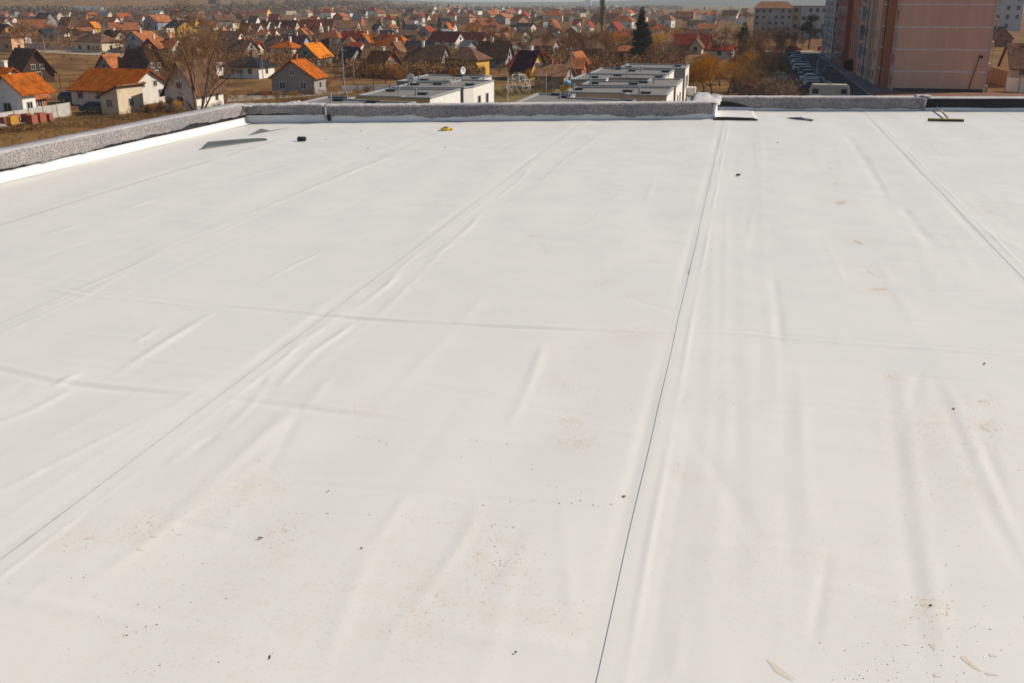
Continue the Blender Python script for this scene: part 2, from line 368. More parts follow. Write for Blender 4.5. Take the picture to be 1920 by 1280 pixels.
deck = empty('roof', (0, 0, 0)); tag(deck, kind='structure', label='flat roof covered with white welded membrane sheets')
LAP = .06; THKS = [0, .0024, .0010, .0018, .0024, .0016, .001, .001, .001]
def sheet(i, x0, x1, dx):
    # the sheet runs from its left edge x0 (on top of its neighbour) to x1+LAP (tucked under the next)
    ny_near = np.arange(1.2, 7.5, .02); ny_far = np.arange(7.5, 16.0, .05)
    tY = np.concatenate([np.array([-6, -4, -2, 0, .6]), ny_near, ny_far]); 
    xs = np.arange(0, 1.0001, 1/max(4, round((x1+LAP-x0)/dx)))
    xe = x0+(x1+LAP-x0)*xs
    X, Yt = np.meshgrid(xe, tY)
    if i == 0:
        X = left_x(Yt)+.03+(x1+LAP-(left_x(Yt)+.03))*(xs[None, :])
    fy = np.array([[far_y(x) for x in row] for row in X[-1:, :]])[0]
    step = None
    Y = np.where(Yt > 7.5, 7.5+(Yt-7.5)*(np.broadcast_to(fy, Yt.shape)-7.5)/(tY[-1]-7.5), Yt)
    Z = SL*Y+relief(X, Y)
    THK = THKS[i]; over = THK*np.exp(-((X-x0)/.10).clip(0, None)**2) if i else 0*X          # lies over the neighbour's edge
    under = -.0008*sstep(x1-.02, x1+.03, X)
    Z = Z+over+under
    wob = .0015*np.sin(Y[:, 0]*2.3+i)+.0010*np.sin(Y[:, 0]*5.1+2*i) 
    if i: X = X+np.outer(wob, (1-xs)**6)
    ny, nx = X.shape
    V = np.stack([X, Y, Z], -1).reshape(-1, 3)
    idx = np.arange(ny*nx).reshape(ny, nx)
    Fq = np.stack([idx[:-1, :-1], idx[:-1, 1:], idx[1:, 1:], idx[1:, :-1]], -1).reshape(-1, 4)
    if i:                                                                    # cut edge of the lap
        low = np.stack([X[:, 0], Y[:, 0], SL*Y[:, 0]+relief(X[:, :1], Y[:, :1])[:, 0]-(.0018 if THKS[i] > .0020 else .0012)], -1)
        up = V[idx[:, 0]].copy()
        n0 = len(V); V = np.vstack([V, low, up]); li = n0+np.arange(ny); ui = li+ny
        Fq = np.vstack([Fq, np.stack([li[:-1], ui[:-1], ui[1:], li[1:]], -1)])
    me = bpy.data.meshes.new('membrane_sheet'); me.vertices.add(len(V)); me.vertices.foreach_set('co', V.ravel())
    me.loops.add(Fq.size); me.loops.foreach_set('vertex_index', Fq.ravel().astype(np.int32)); me.polygons.add(len(Fq))
    me.polygons.foreach_set('loop_start', np.arange(0, Fq.size, 4, dtype=np.int32)); me.polygons.foreach_set('loop_total', np.full(len(Fq), 4, np.int32))
    me.update(calc_edges=True)
    sm = np.ones(len(Fq), bool)
    if i: sm[-(ny-1):] = False
    me.polygons.foreach_set('use_smooth', sm)
    D = np.zeros(len(V))
    for u, v, r, a in dirtspots:
        q = RP(u, v); r = r*1.6; D += a*np.exp(-((V[:, 0]-q.x)**2+((V[:, 1]-q.y)*.8)**2)/(r*r))
    D += .05*(.5+.5*np.sin(V[:, 0]*1.9+V[:, 1]*.7))
    at = me.attributes.new('dirt', 'FLOAT', 'POINT'); at.data.foreach_set('value', np.clip(D, 0, 1.3).astype(np.float32))
    me.materials.append(m_mem)
    o = bpy.data.objects.new('membrane_sheet', me); C.objects.link(o); o.parent = deck
edges = [-7.3]+SEAMS+[12.0]
for i in range(len(edges)-1):
    sheet(i, edges[i], edges[i+1], .010 if 1 < i < 6 else (.03 if i < 7 else .12))
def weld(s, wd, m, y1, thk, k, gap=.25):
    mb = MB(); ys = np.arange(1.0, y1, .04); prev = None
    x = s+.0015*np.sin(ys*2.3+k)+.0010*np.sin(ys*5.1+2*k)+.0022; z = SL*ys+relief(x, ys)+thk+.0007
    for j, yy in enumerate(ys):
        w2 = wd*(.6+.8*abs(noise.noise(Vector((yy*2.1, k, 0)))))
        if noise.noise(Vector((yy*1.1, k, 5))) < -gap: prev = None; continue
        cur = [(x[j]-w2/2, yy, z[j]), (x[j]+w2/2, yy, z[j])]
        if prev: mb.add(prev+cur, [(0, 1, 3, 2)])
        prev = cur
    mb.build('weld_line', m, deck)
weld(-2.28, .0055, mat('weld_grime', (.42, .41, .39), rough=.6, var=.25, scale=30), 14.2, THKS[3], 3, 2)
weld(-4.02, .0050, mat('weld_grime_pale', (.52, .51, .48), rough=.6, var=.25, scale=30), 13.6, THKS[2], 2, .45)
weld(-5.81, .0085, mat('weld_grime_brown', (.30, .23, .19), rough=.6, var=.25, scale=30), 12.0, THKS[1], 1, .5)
# step side pieces: the part of the sheet left of x=-.42 ends earlier; a strip closes the corner
def ragged(s, k=0):
    return .5*noise.noise(Vector((s*2.3+k, 1.7, k)))+.3*noise.noise(Vector((s*6.1, k, 3.3)))+.15*noise.noise(Vector((s*21, k, 9)))
def parapet(label, A, B, H, thk, lowf, up_h, cover='felt', flip=1, s0=0, s1=None, upcol=None, core=True, cove=.07, name='parapet_wall', ft=0):
    """A->B runs with the roof on its right hand (flip=1)."""
    A = Vector(A); B = Vector(B); d = Vector((B.x-A.x, B.y-A.y, 0)); L = d.length; d.normalize(); n = Vector((d.y, -d.x, 0))*flip
    root = empty(name, (A.x, A.y, SL*A.y), 0, label, 'parapet', None)
    def P(s, dd, z):
        q = Vector((A.x, A.y, 0))+d*s+n*dd; return (q.x-root.location.x, q.y-root.location.y, SL*q.y+z-root.location.z)
    if core:
        mb = MB(); vs = [P(0, 0, H-.012), P(L, 0, H-.012), P(L, -thk, H-.012), P(0, -thk, H-.012), P(0, 0, -13.2), P(L, 0, -13.2), P(L, -thk, -13.2), P(0, -thk, -13.2)]
        mb.add(vs, [(0, 3, 2, 1) if flip == 1 else (0, 1, 2, 3), (0, 1, 5, 4), (1, 2, 6, 5), (2, 3, 7, 6), (3, 0, 4, 7)]); mb.build('wall_core', m_conc, root)
    # white upstand with cove
    N = int(L/.06); prof = [(cove, .003), (cove*.55, .006), (cove*.28, .016), (.022, .035), (.012, .07), (.010, up_h)]
    mb = MB(); vs = []; m = len(prof)
    for i in range(N+1):
        s = L*i/N; wv = .006*noise.noise(Vector((s*1.3, 4, 0)))
        for (dd, z) in prof: vs.append(P(s, dd+(wv if z > .03 else 0), z+(.006*noise.noise(Vector((s*.8, 0, 7))) if z == up_h else 0)))
    mb.add(vs, [(i*m+j, (i+1)*m+j, (i+1)*m+j+1, i*m+j+1) for i in range(N) for j in range(m-1)]); mb.build('upstand', m_pvc, root, smooth=True)
    # black backing
    mb = MB(); mb.add([P(0, .0045, .0), P(L, .0045, .0), P(L, .0045, H-.02), P(0, .0045, H-.02)], [(0, 1, 2, 3)]); mb.build('black_backing', m_black, root)
    if cover == 'felt':
        N = int(L/.03); K = 7; vs = []; rows = []
        for i in range(N+1):
            s = L*i/N; lo = lowf(s/L)+ragged(s, len(label))*.075*(1 if ft == 0 else ft); lo = max(.035, lo)
            r = []
            for j in range(K):
                t = j/(K-1); z = lo+(H-.02-lo)*t
                bul = .026+.016*noise.noise(Vector((s*2.2, t*1.5, len(label))))+.007*noise.noise(Vector((s*9, t*5, 1)))+(.02*(1-t)**2*noise.noise(Vector((s*3, 0, 5)))) 
                r.append(P(s, max(bul, .012), z))
            top = H+.006+.007*noise.noise(Vector((s*4, 2, 2)))+.007*noise.noise(Vector((s*17, 5, 2)))
            r.append(P(s, .012, top)); r.append(P(s, -.05, top+.006)); r.append(P(s, -thk*.5, top+.002+.008*noise.noise(Vector((s*3, 8, 2)))))
            r.append(P(s, -thk-.01, top)); r.append(P(s, -thk-.03, H-.04)); r.append(P(s, -thk-.03, H-.2+.03*noise.noise(Vector((s*5, 3, 2)))))
            rows.append(r)
        m = len(rows[0]); mb = MB(); mb.v = [tuple(q) for r in rows for q in r]
        for i in range(N):
            for j in range(m-1):
                mb.f.append((i*m+j, (i+1)*m+j, (i+1)*m+j+1, i*m+j+1)); mb.m.append(0 if j < K else 1)  # top of the wrap coloured paler, as glancing light whitens it
        o = mb.build('felt_wrap', [m_felt, m_feltt], root, smooth=True)
        so = o.modifiers.new('s', 'SOLIDIFY'); so.thickness = .006; so.offset = 1
    elif cover == 'black':
        N = int(L/.08); vs = []
        for i in range(N+1):
            s = L*i/N
            for (dd, z) in [(.016, .05), (.02, .11), (.014, .15), (.014, H-.004), (.0, H+.006), (-thk*.5, H+.008), (-thk-.02, H+.004)]:
                vs.append(P(s, dd+.004*noise.noise(Vector((s*2, z*9, 1))), z+.002*noise.noise(Vector((s*3, z, 1)))))
        mb = MB(); m = 7; mb.v = [tuple(q) for q in vs]
        for i in range(N):
            for j in range(m-1): mb.f.append((i*m+j, (i+1)*m+j, (i+1)*m+j+1, i*m+j+1)); mb.m.append(0 if j < 3 else 1)
        mb.build('black_membrane', [m_black, m_feltt], root, smooth=True)
    return root
lp0 = (left_x(-6), -6, 0); lp1 = (left_x(13.45), 13.45, 0)
parapet('left roof parapet wrapped in sunlit pinkish grey felt with torn lower edge', lp0, lp1, .262, .26,
        lambda t: .118-.014*math.sin(t*19), .092, cove=.11)
cx, cyy = left_x(13.45), 13.47
ex, ey = -.46, 15.44
jx = -5.95; jy = far_y(jx)
parapet('short far parapet piece by the left roof corner, felt lifted over a white upstand', (cx-.26, far_y(cx-.26), 0), (jx, jy, 0), .245, .26, lambda t: .14-.02*t, .115)
parapet('long far parapet wrapped in blue-grey felt behind the tape reel', (jx, jy, 0), (ex, ey, 0), .228, .26, lambda t: .090-.035*t+.016*math.sin(t*14), .10)
kx = 2.78
parapet('set back far parapet in blue-grey felt left of the squeegee', (ex+.03, far_y(-.42), 0), (kx, far_y(kx), 0), .200, .26, lambda t: (.17-.66*t) if t < .2 else .04+.015*math.sin(t*30), .05, ft=.6)
parapet('right end of the far parapet covered in bare black membrane', (kx+.012, far_y(kx+.012), 0), (12, far_y(12), 0), .198, .26, lambda t: .1, .05, cover='black')
# the return where the parapet steps back, cladded white
rt = empty('parapet_return', (ex, ey, SL*ey)); tag(rt, 'white clad return block where the far parapet steps back, torn felt on top', 'parapet')
def rloc(x, y, z): return (x-ex, y-ey, z)
mb = MB(); mb.box(-.03, -.02, 0, .045, 1.25, .215); o = mb.build('cladding', m_pvc, rt, bevel=.008)
mb = MB()
rows = []
for i in range(17):
    s = i/16; r = []
    for j in range(9):
        t = j/8; r.append((-.34+.44*t+.03*noise.noise(Vector((s*4, t*3, 1))), -.02+1.28*s+.02*noise.noise(Vector((s*3, t*9, 4))), .235+.03*noise.noise(Vector((s*5, t*5, 2)))+(.05*s if j < 5 else 0)-(.03 if j in (0, 8) else 0)))
    rows.append(r)
mb.v = [q for r in rows for q in r]
for i in range(16):
    for j in range(8): mb.f.append((i*9+j, i*9+j+1, (i+1)*9+j+1, (i+1)*9+j)); mb.m.append(0)
o = mb.build('felt_scrap', m_feltt, rt, smooth=True); so = o.modifiers.new('s', 'SOLIDIFY'); so.thickness = .008
mb = MB(); mb.box(-.42, .28, -.05, -.035, 1.2, .212); mb.build('wall_core', m_conc, rt)
# grey board leaning in the open bay right of the return
bd = empty('insulation_board', RP(1337, 204)); tag(bd, 'pale grey board exposed in the opening under the peeled felt', 'board')
mb = MB(); q0 = RP(1337, 205); q1 = RP(1450, 205)
mb.box(0, -.005, .0, (q1-q0).length, .045, .115); o = mb.build('board', mat('pale_board', (.50, .51, .50), rough=.7, var=.05), bd); o.rotation_euler = (0, 0, math.atan(.195)); 
# loose torn tongue of felt hanging over the opening
def scrap(name, label, cat, pts_px, hs, thick, m, seg=6):
    """a bent sheet: polyline bottom edge and top edge given as (u,v,h)"""
    pass
# sheet of membrane lying at the opening ; a black bar is painted in as the shadow below its front edge
ms = empty('loose_membrane_piece', RP(1336, 226)); tag(ms, 'rectangular white membrane offcut with raised front edge over black shadow strip beside the parapet step', 'membrane piece')
a, b, c_, d_ = RP(1337, 224.5), RP(1420, 225.5), RP(1411, 206.5), RP(1337, 207)
N = 14; vs = []
for i in range(N+1):
    for j in range(N+1):
        s, t = i/N, j/N; p = (a*(1-s)+b*s)*(1-t)+(d_*(1-s)+c_*s)*t
        h = .030*(1-t)**4+.004+.004*math.sin(s*5)*(1-t)+(.02*(t**6) if s < .9 else 0)
        vs.append((p.x-ms.location.x, p.y-ms.location.y, p.z-ms.location.z+h))
mb = MB(); mb.add(vs, [(i*(N+1)+j, (i+1)*(N+1)+j, (i+1)*(N+1)+j+1, i*(N+1)+j+1) for i in range(N) for j in range(N)])
o = mb.build('top_sheet', m_pvc, ms, smooth=True); so = o.modifiers.new('s', 'SOLIDIFY'); so.thickness = .003; so.offset = 1
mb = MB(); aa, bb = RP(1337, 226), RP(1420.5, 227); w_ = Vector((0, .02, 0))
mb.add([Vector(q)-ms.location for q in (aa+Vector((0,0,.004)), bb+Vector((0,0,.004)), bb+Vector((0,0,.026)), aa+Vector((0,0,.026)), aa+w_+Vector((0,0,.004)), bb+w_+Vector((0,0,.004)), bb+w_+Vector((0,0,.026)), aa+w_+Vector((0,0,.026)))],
       [(0,1,2,3),(1,5,6,2),(5,4,7,6),(4,0,3,7),(3,2,6,7),(4,5,1,0)]); mb.build('black_shadow_bar', m_black, ms)

# curled flaps of membrane
def grid_sheet(name, root, f, m, n1=24, n2=10, thick=.0025):
    vs = [tuple(Vector(f(i/n1, j/n2))-root.location) for i in range(n1+1) for j in range(n2+1)]
    mb = MB(); mb.add(vs, [(i*(n2+1)+j, (i+1)*(n2+1)+j, (i+1)*(n2+1)+j+1, i*(n2+1)+j+1) for i in range(n1) for j in range(n2)])
    o = mb.build(name, m, root, smooth=True); s = o.modifiers.new('s', 'SOLIDIFY'); s.thickness = thick; s.offset = 0
    return o
# 1: long flap whose loose edge stands up, seam running on from it
a = RP(374, 281); b = RP(499, 264)
fl = empty('curled_membrane_flap', a); tag(fl, 'long grey strip of membrane curled up off the left side of the roof', 'membrane flap')
def f1(s, t):
    base = a.lerp(b, s); hgt = .082*min(1, s*14)**.6*(1-s)**.35
    hgt = max(hgt, .002)
    ang = t*1.7
    return base+Vector((0.02*t, hgt*.8*math.sin(ang), hgt*(1-math.cos(ang))*.85+.004))
grid_sheet('curled_sheet', fl, f1, m_pvcg, 40, 10)
a2 = RP(466, 254.5); b2 = RP(541, 240)
fl2 = empty('curled_membrane_flap', a2); tag(fl2, 'small grey triangular membrane flap lifted near the far left corner', 'membrane flap')
def f2(s, t):
    base = a2.lerp(b2, s); tri = max(0, 1-abs(s-.26)/.26) if s < .26 else max(0, 1-(s-.26)/.26)
    hgt = .058*tri+.008*(1-abs(2*s-1)); ang = t*1.5
    return base+Vector((0, hgt*.8*math.sin(ang), hgt*(1-math.cos(ang))+.004))
grid_sheet('lifted_sheet', fl2, f2, m_pvcg, 40, 8)
# 3: flap at far right corner
a3 = RP(1877, 205); b3 = RP(1960, 207)
fl3 = empty('curled_membrane_flap', a3); tag(fl3, 'pale blue membrane flap turned up against the black parapet at the right edge', 'membrane flap')
def f3(s, t): return a3.lerp(b3, s)+Vector((-.0, .02+.05*t, .085*t*(1-.3*s)+.004))
grid_sheet('turned_up_sheet', fl3, f3, m_pvc, 20, 6)
# 4: offcut with dark underside
a4 = RP(1474, 222); b4 = RP(1523, 228)
of = empty('membrane_offcut', a4); tag(of, 'thin crumpled membrane offcut with dark underside lying beside the white membrane piece', 'membrane offcut')
def f4(s, t):
    p = a4.lerp(b4, s)+Vector((.18*t*(1-s)+.03*t, .16*t, 0)); return p+Vector((0, 0, .006+.014*abs(math.sin(s*4))*(1-t)+.012*t*noise.noise(Vector((s*6, t*5, 0)))))
grid_sheet('crumpled_sheet', of, f4, m_pvcg, 20, 8, .004)
# torn felt tongue over the opening bay
a5 = RP(1331, 178, .0); tn = empty('torn_felt_tongue', RP(1335, 204)); tag(tn, 'pale torn felt edge sagging diagonally across the opening by the parapet step', 'torn felt')
g0 = RP(1331, 205)+Vector((0, .0, .225)); g1 = RP(1462, 205)+Vector((0, 0, .035))
def f5(s, t):
    p = g0.lerp(g1, s); z = p.z+.03*math.sin(s*math.pi)-.012*math.sin(s*9)
    return Vector((p.x, p.y-.035+.03*t-.02*math.sin(s*3.1), z+(.022+.012*math.sin(s*17))*t*(1-.3*s)))
grid_sheet('felt_tongue', tn, f5, m_feltt, 40, 4, .006)
# felt scraps at joints of the far parapet
def lump(name, label, cat, c, size, m, seed, n=18):
    rnd = random.Random(seed); root = empty(name, c, 0, label, cat)
    def f(s, t):
        x = (s-.5)*size[0]; y = (t-.5)*size[1]; z = size[2]*(.5+.5*noise.noise(Vector((s*4+seed, t*4, seed))))+.02*noise.noise(Vector((s*11, t*11, seed)))
        e = 1-.35*abs(noise.noise(Vector((t*7, seed, 1))))
        return Vector(c)+Vector((x*e, y, z))
    grid_sheet('felt_fold', root, f, m, n, n, .008); return root
lump('felt_scrap', 'crumpled pale felt scrap on top of the far parapet joint at the left', 'felt scrap', RP(548, 226)+Vector((0, .12, .215)), (.20, .24, .06), m_feltt, 3)
lump('felt_scrap', 'pale felt scrap folded over the left roof corner', 'felt scrap', Vector((cx-.05, 13.5, SL*13.5+.24)), (.42, .34, .03), m_feltt, 5)
lump('felt_scrap', 'white felt scrap on the parapet joint above the squeegee', 'felt scrap', Vector((kx-.02, far_y(kx)+.12, SL*17.2+.198)), (.24, .24, .06), m_feltt, 8)
# hanging strip at joint
hs = empty('hanging_strip', Vector((kx-.01, far_y(kx)-.03, SL*17))); tag(hs, 'narrow white torn strip hanging where felt meets black membrane', 'strip')
def f6(s, t): return hs.location+Vector((-.02*s+.035*t, -.01-.01*math.sin(s*7), .198-.19*s))
grid_sheet('torn_strip', hs, f6, m_feltt, 14, 2, .004)
# black gap patch at the joint of the first two far pieces
jp = empty('felt_end_flap', Vector((jx, jy, SL*jy))); tag(jp, 'upright felt end flap with a dark gap at the far parapet joint', 'felt flap')
def f7(s, t): return jp.location+Vector((.0+.05*t+.02*s*(1-t), -.035-.035*(1-abs(2*t-1)), .228-.17*s))
grid_sheet('felt_end', jp, f7, m_felt, 10, 4, .006)
mb = MB(); mb.box(.055, -.028, .03, .10, -.002, .12); mb.build('dark_gap', m_black, jp)
# dark torn foil in the left far corner and along the long parapet
dk = empty('bitumen_scrap', RP(440, 229)+Vector((0, 0, .13))); tag(dk, 'black bitumen scrap sticking out of the far left roof corner', 'bitumen scrap')
def f8(s, t): return dk.location+Vector((.20*s, -.05+.06*t+.0, -.03+.07*t*(1-s)-.02*s+.012*noise.noise(Vector((s*8, t*4, 2)))))
grid_sheet('black_scrap', dk, f8, m_black, 14, 6, .004)
dk = empty('bitumen_scrap', RP(612, 228)+Vector((0, 0, .08))); tag(dk, 'flat black bitumen scrap under the felt of the long far parapet', 'bitumen scrap')
def f9(s, t): return dk.location+Vector((.18*s, .045*s-.035, -.015+.05*t*(.5+.5*s)+.008*noise.noise(Vector((s*8, t*4, 2)))))
grid_sheet('black_scrap', dk, f9, m_black, 14, 6, .004)
# the black block
q = RP(566, 264.5); bk = empty('black_block', q, R(10)); tag(bk, 'small black clip block standing on the roof right of the curled flap', 'block')
mb = MB(); mb.box(-.055, -.03, .003, .055, .03, .05); mb.build('block_body', m_black, bk, bevel=.008)
for x in (-.028, .030):
    mb = MB(); mb.box(x-.013, -.036, .012, x+.013, -.0305, .042); mb.build('clip_face', m_dark, bk, bevel=.003)
mb = MB(); mb.box(-.045, -.02, .050, .045, .02, .056); mb.build('grey_top', mat('grey_top', (.3, .32, .3)), bk)
# yellow tape reel
q = RP(836, 244.5); tr = empty('tape_reel', q, 0); tag(tr, 'yellow tape measure reel lying flat near the long far parapet', 'tape reel')
m_yel = mat('yellow_plastic', (.75, .46, .03), rough=.4, var=.1)
mb = MB(); mb.tube((0, 0, .003), (0, 0, .034), .072, .072, 28); mb.build('reel_case', m_yel, tr, bevel=.006)
mb = MB(); mb.tube((0, 0, .034), (0, 0, .046), .034, .03, 20); mb.build('hub', m_dark, tr, bevel=.003)
mb = MB(); mb.box(.06, -.02, .006, .10, .018, .028); mb.build('handle', m_yel, tr, bevel=.006)
mb = MB(); mb.box(.078, -.023, .010, .092, -.0205, .024); mb.build('tape_slot', m_black, tr)
# squeegee
q0 = RP(1739, 227.5); q1 = RP(1807, 229); q2 = RP(1776, 226); q3 = RP(1749, 204)
sq = empty('squeegee', q0); tag(sq, 'floor squeegee with olive bar and pale bent handle leaning to the black parapet', 'squeegee')
dx = (q1-q0); ln = dx.length; az = math.atan2(dx.y, dx.x)
mb = MB(); mb.box(0, -.012, .022, ln, .02, .042); o = mb.build('bar', mat('olive_bar', (.30, .25, .05), rough=.5), sq, bevel=.004); o.rotation_euler = (0, 0, az)
mb = MB(); mb.box(.0, -.016, .003, ln, -.006, .024); o = mb.build('rubber_blade', m_black, sq, bevel=.001); o.rotation_euler = (0, 0, az)
mb = MB(); prev = q2-q0+Vector((0, 0, .035))
pp = [RP(1776, 225.5)-q0+Vector((0, 0, .035)), RP(1764, 214)-q0+Vector((0, 0, .05)), RP(1757, 210)-q0+Vector((0, 0, .05)), RP(1749, 206)-q0+Vector((0, -.02, .08))]
for i in range(3): mb.tube(pp[i], pp[i+1], .014, .014, 10)
mb.build('handle', mat('pale_handle', (.52, .42, .32), rough=.5), sq, smooth=True)
# debris
def pebble(name, label, cat, u, v, size, m, seed, rz=0):
    q = RP(u, v); bm = bmesh.new(); bmesh.ops.create_icosphere(bm, subdivisions=2, radius=1)
    for vv in bm.verts:
        k = 1+.35*noise.noise(vv.co*1.4+Vector((seed, 0, 0))); vv.co = Vector((vv.co.x*size[0]*k, vv.co.y*size[1]*k, vv.co.z*size[2]*k+size[2]*.8+.002))
    me = bpy.data.meshes.new(name); bm.to_mesh(me); bm.free(); me.materials.append(m); o = bpy.data.objects.new(name, me); C.objects.link(o)
    o.location = q; o.rotation_euler = (0, 0, rz); tag(o, label, cat); return o
m_deb = mat('dark_debris', (.03, .022, .018), rough=.7, var=.4, scale=60)
m_deb2 = mat('brown_debris', (.28, .13, .05), rough=.8, var=.4, scale=60)
pebble('debris_lump', 'dark reddish lump right of the main seam, upper middle of the roof', 'debris', 1384, 329.5, (.026, .014, .010), m_deb, 1)
pebble('debris_lump', 'upper of two tiny black specks beside the main seam', 'debris', 1292, 507.5, (.006, .004, .003), m_deb, 2)
pebble('debris_lump', 'lower of two tiny black specks beside the main seam', 'debris', 1291.5, 513, (.006, .004, .003), m_deb, 3)
pebble('dead_leaf', 'dark elongated leaf fragment on the lower left of the roof', 'leaf', 488, 1009, (.010, .0035, .002), m_deb, 4, .2)
pebble('dead_leaf', 'small dark seed right of the dark leaf fragment', 'leaf', 678, 1028, (.0035, .003, .002), m_deb, 5)
pebble('dead_leaf', 'dark seed low in the middle of the roof left of the main seam', 'leaf', 967, 1223, (.004, .003, .002), m_deb, 6)
pebble('dead_leaf', 'brown crumb above the dark leaf fragment', 'leaf', 616, 921, (.004, .0025, .002), m_deb2, 7)
pebble('dead_leaf', 'brown crumb close to the main seam at the dotted drops', 'leaf', 1170, 931, (.008, .004, .002), m_deb2, 8)
pebble('debris_lump', 'brown crumb on the right fold of the roof', 'debris', 1788, 767, (.006, .006, .003), m_deb2, 9)
pebble('debris_lump', 'small brown crumb above the water patches at the right', 'debris', 1745, 1136, (.005, .005, .003), m_deb2, 12)
pebble('dead_leaf', 'thin dark twig scrap at the right edge of the roof', 'twig', 1846, 682, (.003, .016, .002), m_deb, 10, -.1)
pebble('dead_leaf', 'reddish stick crumb on the lower left of the roof', 'twig', 506, 1232, (.0022, .010, .0015), m_deb, 11, .3)
for k, (u, v) in enumerate([(676, 246), (690, 279), (835, 277), (1458, 268), (612, 262)]):
    pebble('debris_lump', ['tiny grey crumb right of the black block, nearest the far parapet', 'tiny grey crumb between black block and tape reel', 'tiny grey crumb in front of the tape reel',
           'tiny grey crumb in front of the membrane offcut', 'tiny grey crumb beside the black block'][k], 'debris', u, v, (.012, .008, .004), mat('grey_crumb', (.25, .23, .2)), 20+k)
# water and dried drops
m_wat = bpy.data.materials.new('water'); m_wat.use_nodes = True; pw = m_wat.node_tree.nodes['Principled BSDF']
pw.inputs['Base Color'].default_value = (.71, .65, .56, 1); pw.inputs['Roughness'].default_value = .08; pw.inputs['IOR'].default_value = 1.33
def puddle(label, u, v, rx, ry, rot, seed, m=None):
    q = RP(u, v); n = 26; rings = [(0, 1), (.55, .95), (.8, .75), (.93, .45), (1, 0)]; mb = MB(); hz = .0003 if m else .0006; vs = [(0, 0, hz*1.1+.0003)]
    for k, (rr, hh) in enumerate(rings[1:]):
        for i in range(n):
            a = 2*math.pi*i/n; w_ = 1+.5*noise.noise(Vector((math.cos(a)*1.5+seed, math.sin(a)*1.5, seed)))
            x = math.cos(a)*rx*rr*w_; y = math.sin(a)*ry*rr*w_; vs.append((x*math.cos(rot)-y*math.sin(rot), x*math.sin(rot)+y*math.cos(rot), hz*hh+.0003))
    fs = [(0, 1+i, 1+(i+1) % n) for i in range(n)]
    for k in range(3):
        for i in range(n): a = 1+k*n+i; b = 1+k*n+(i+1) % n; fs.append((a, a+n, b+n, b))
    vs = [(x, y, SL*y+float(relief(np.array([q.x+x]), np.array([q.y+y]))[0])+z) for x, y, z in vs]
    mb.add(vs, fs); o = mb.build('water_patch', m or m_wat, smooth=True); o.location = q; return tag(o, label, 'water patch', 'small water patches on the white membrane')
for k, a in enumerate([('largest clear water patch near the bottom right of the roof', 1465, 1257, .016, .045, .75), ('branching water patch right of the largest one', 1818, 1243, .012, .036, .55),
    ('small brownish water patch above the branching one', 1750, 1211, .012, .013, -.4), ('thin water streak at the bottom right edge', 1860, 1265, .016, .007, 0), ('small round water patch near the right edge', 1861, 1230, .011, .007, .1),
    ('narrow water patch high on the right side', 1848, 803, .012, .034, .5), ('three-pronged water patch near the right edge', 1842, 752, .022, .012, .1), ('short water patch between the two right folds', 1700, 1208, .011, .004, .1),
    ('grey water patch beside the left seam', 168, 1010, .022, .010, .3), ('thin water patch below the left seam', 262, 1031, .012, .005, .1), ('long water patch right of the left seam', 337, 1001, .011, .004, .3),
    ('small water patch above the long left one', 325, 993, .006, .003, .1), ('pale water patch left of the long left one', 288, 1007, .013, .004, .1), ('water bead at the bottom of the roof beside the right fold', 1754, 1266, .007, .010, .2)]):
    puddle(a[0], a[1], a[2], a[3], a[4], a[5], k*3.1)
m_stain = mat('tan_stain', (.67, .58, .45), rough=.35, var=.12, scale=30)
for k, a in enumerate([('tan stain streak farthest up the right sheet', 1557, 316, .02, .10, .2), ('branched tan stain right of the centre of the right sheet', 1576, 381, .05, .11, -.3), ('small tan stain beside the branched one', 1567, 345, .03, .05, .1),
    ('slanted tan stain below the branched one', 1609, 454, .03, .09, .35), ('tan stain nearest the camera on the right sheet', 1652, 541, .05, .03, .1), ('tan smear between the right seams', 1840, 379, .05, .02, 0), ('lower tan smear between the right seams', 1858, 396, .05, .02, 0), ('tan spot left of the main seam in the middle', 996, 443, .025, .02, .3), ('thin tan line of drips at the right sheet', 1632, 510, .012, .07, .35)]):
    o = puddle(a[0], a[1], a[2], a[3]*.75, a[4]*.75, a[5], 50+k*2.7, m_stain); o.name = 'stain'; o['category'] = 'stain'; o['group'] = 'tan stains on the right part of the roof'
def drops(name, label, cat, pts, m, h=.5):
    mb = MB()
    for (q, r, e) in pts:
        n = 8; a0 = random.random()*6; vs = [(q.x, q.y, q.z+.002+r*.12*h)]
        for i in range(n):
            a = 2*math.pi*i/n; k = random.uniform(.75, 1.2); vs.append((q.x+math.cos(a)*r*e*k, q.y+math.sin(a)*r*k, q.z+.0012))
        mb.add(vs, [(0, 1+i, 1+(i+1) % n) for i in range(n)])
    o = mb.build(name, m, smooth=True); return tag(o, label, cat, kind='stuff')
def surf(q): return Vector((q.x, q.y, SL*q.y+float(relief(np.array([q.x]), np.array([q.y]))[0])+.0002))
pts = []
for (u0, v0, u1, v1, n_) in [(750, 967, 980, 990, 22), (1035, 940, 1180, 953, 12), (540, 960, 700, 965, 14), (560, 965, 620, 961, 6), (780, 950, 1060, 936, 12), (640, 812, 760, 836, 14), (880, 822, 1060, 850, 16), (210, 1195, 300, 1168, 10), (220, 1270, 340, 1240, 8), (760, 838, 1010, 880, 10), (1000, 905, 1170, 935, 8)]:
    for i in range(n_):
        t = (i+random.random()*.6)/n_; q = RP(u0+(u1-u0)*t, v0+(v1-v0)*t+random.gauss(0, 2)); pts.append((surf(q), random.uniform(.0006, .0018)*random.choice((.6, 1, 1.4)), random.uniform(1, 2.4)))
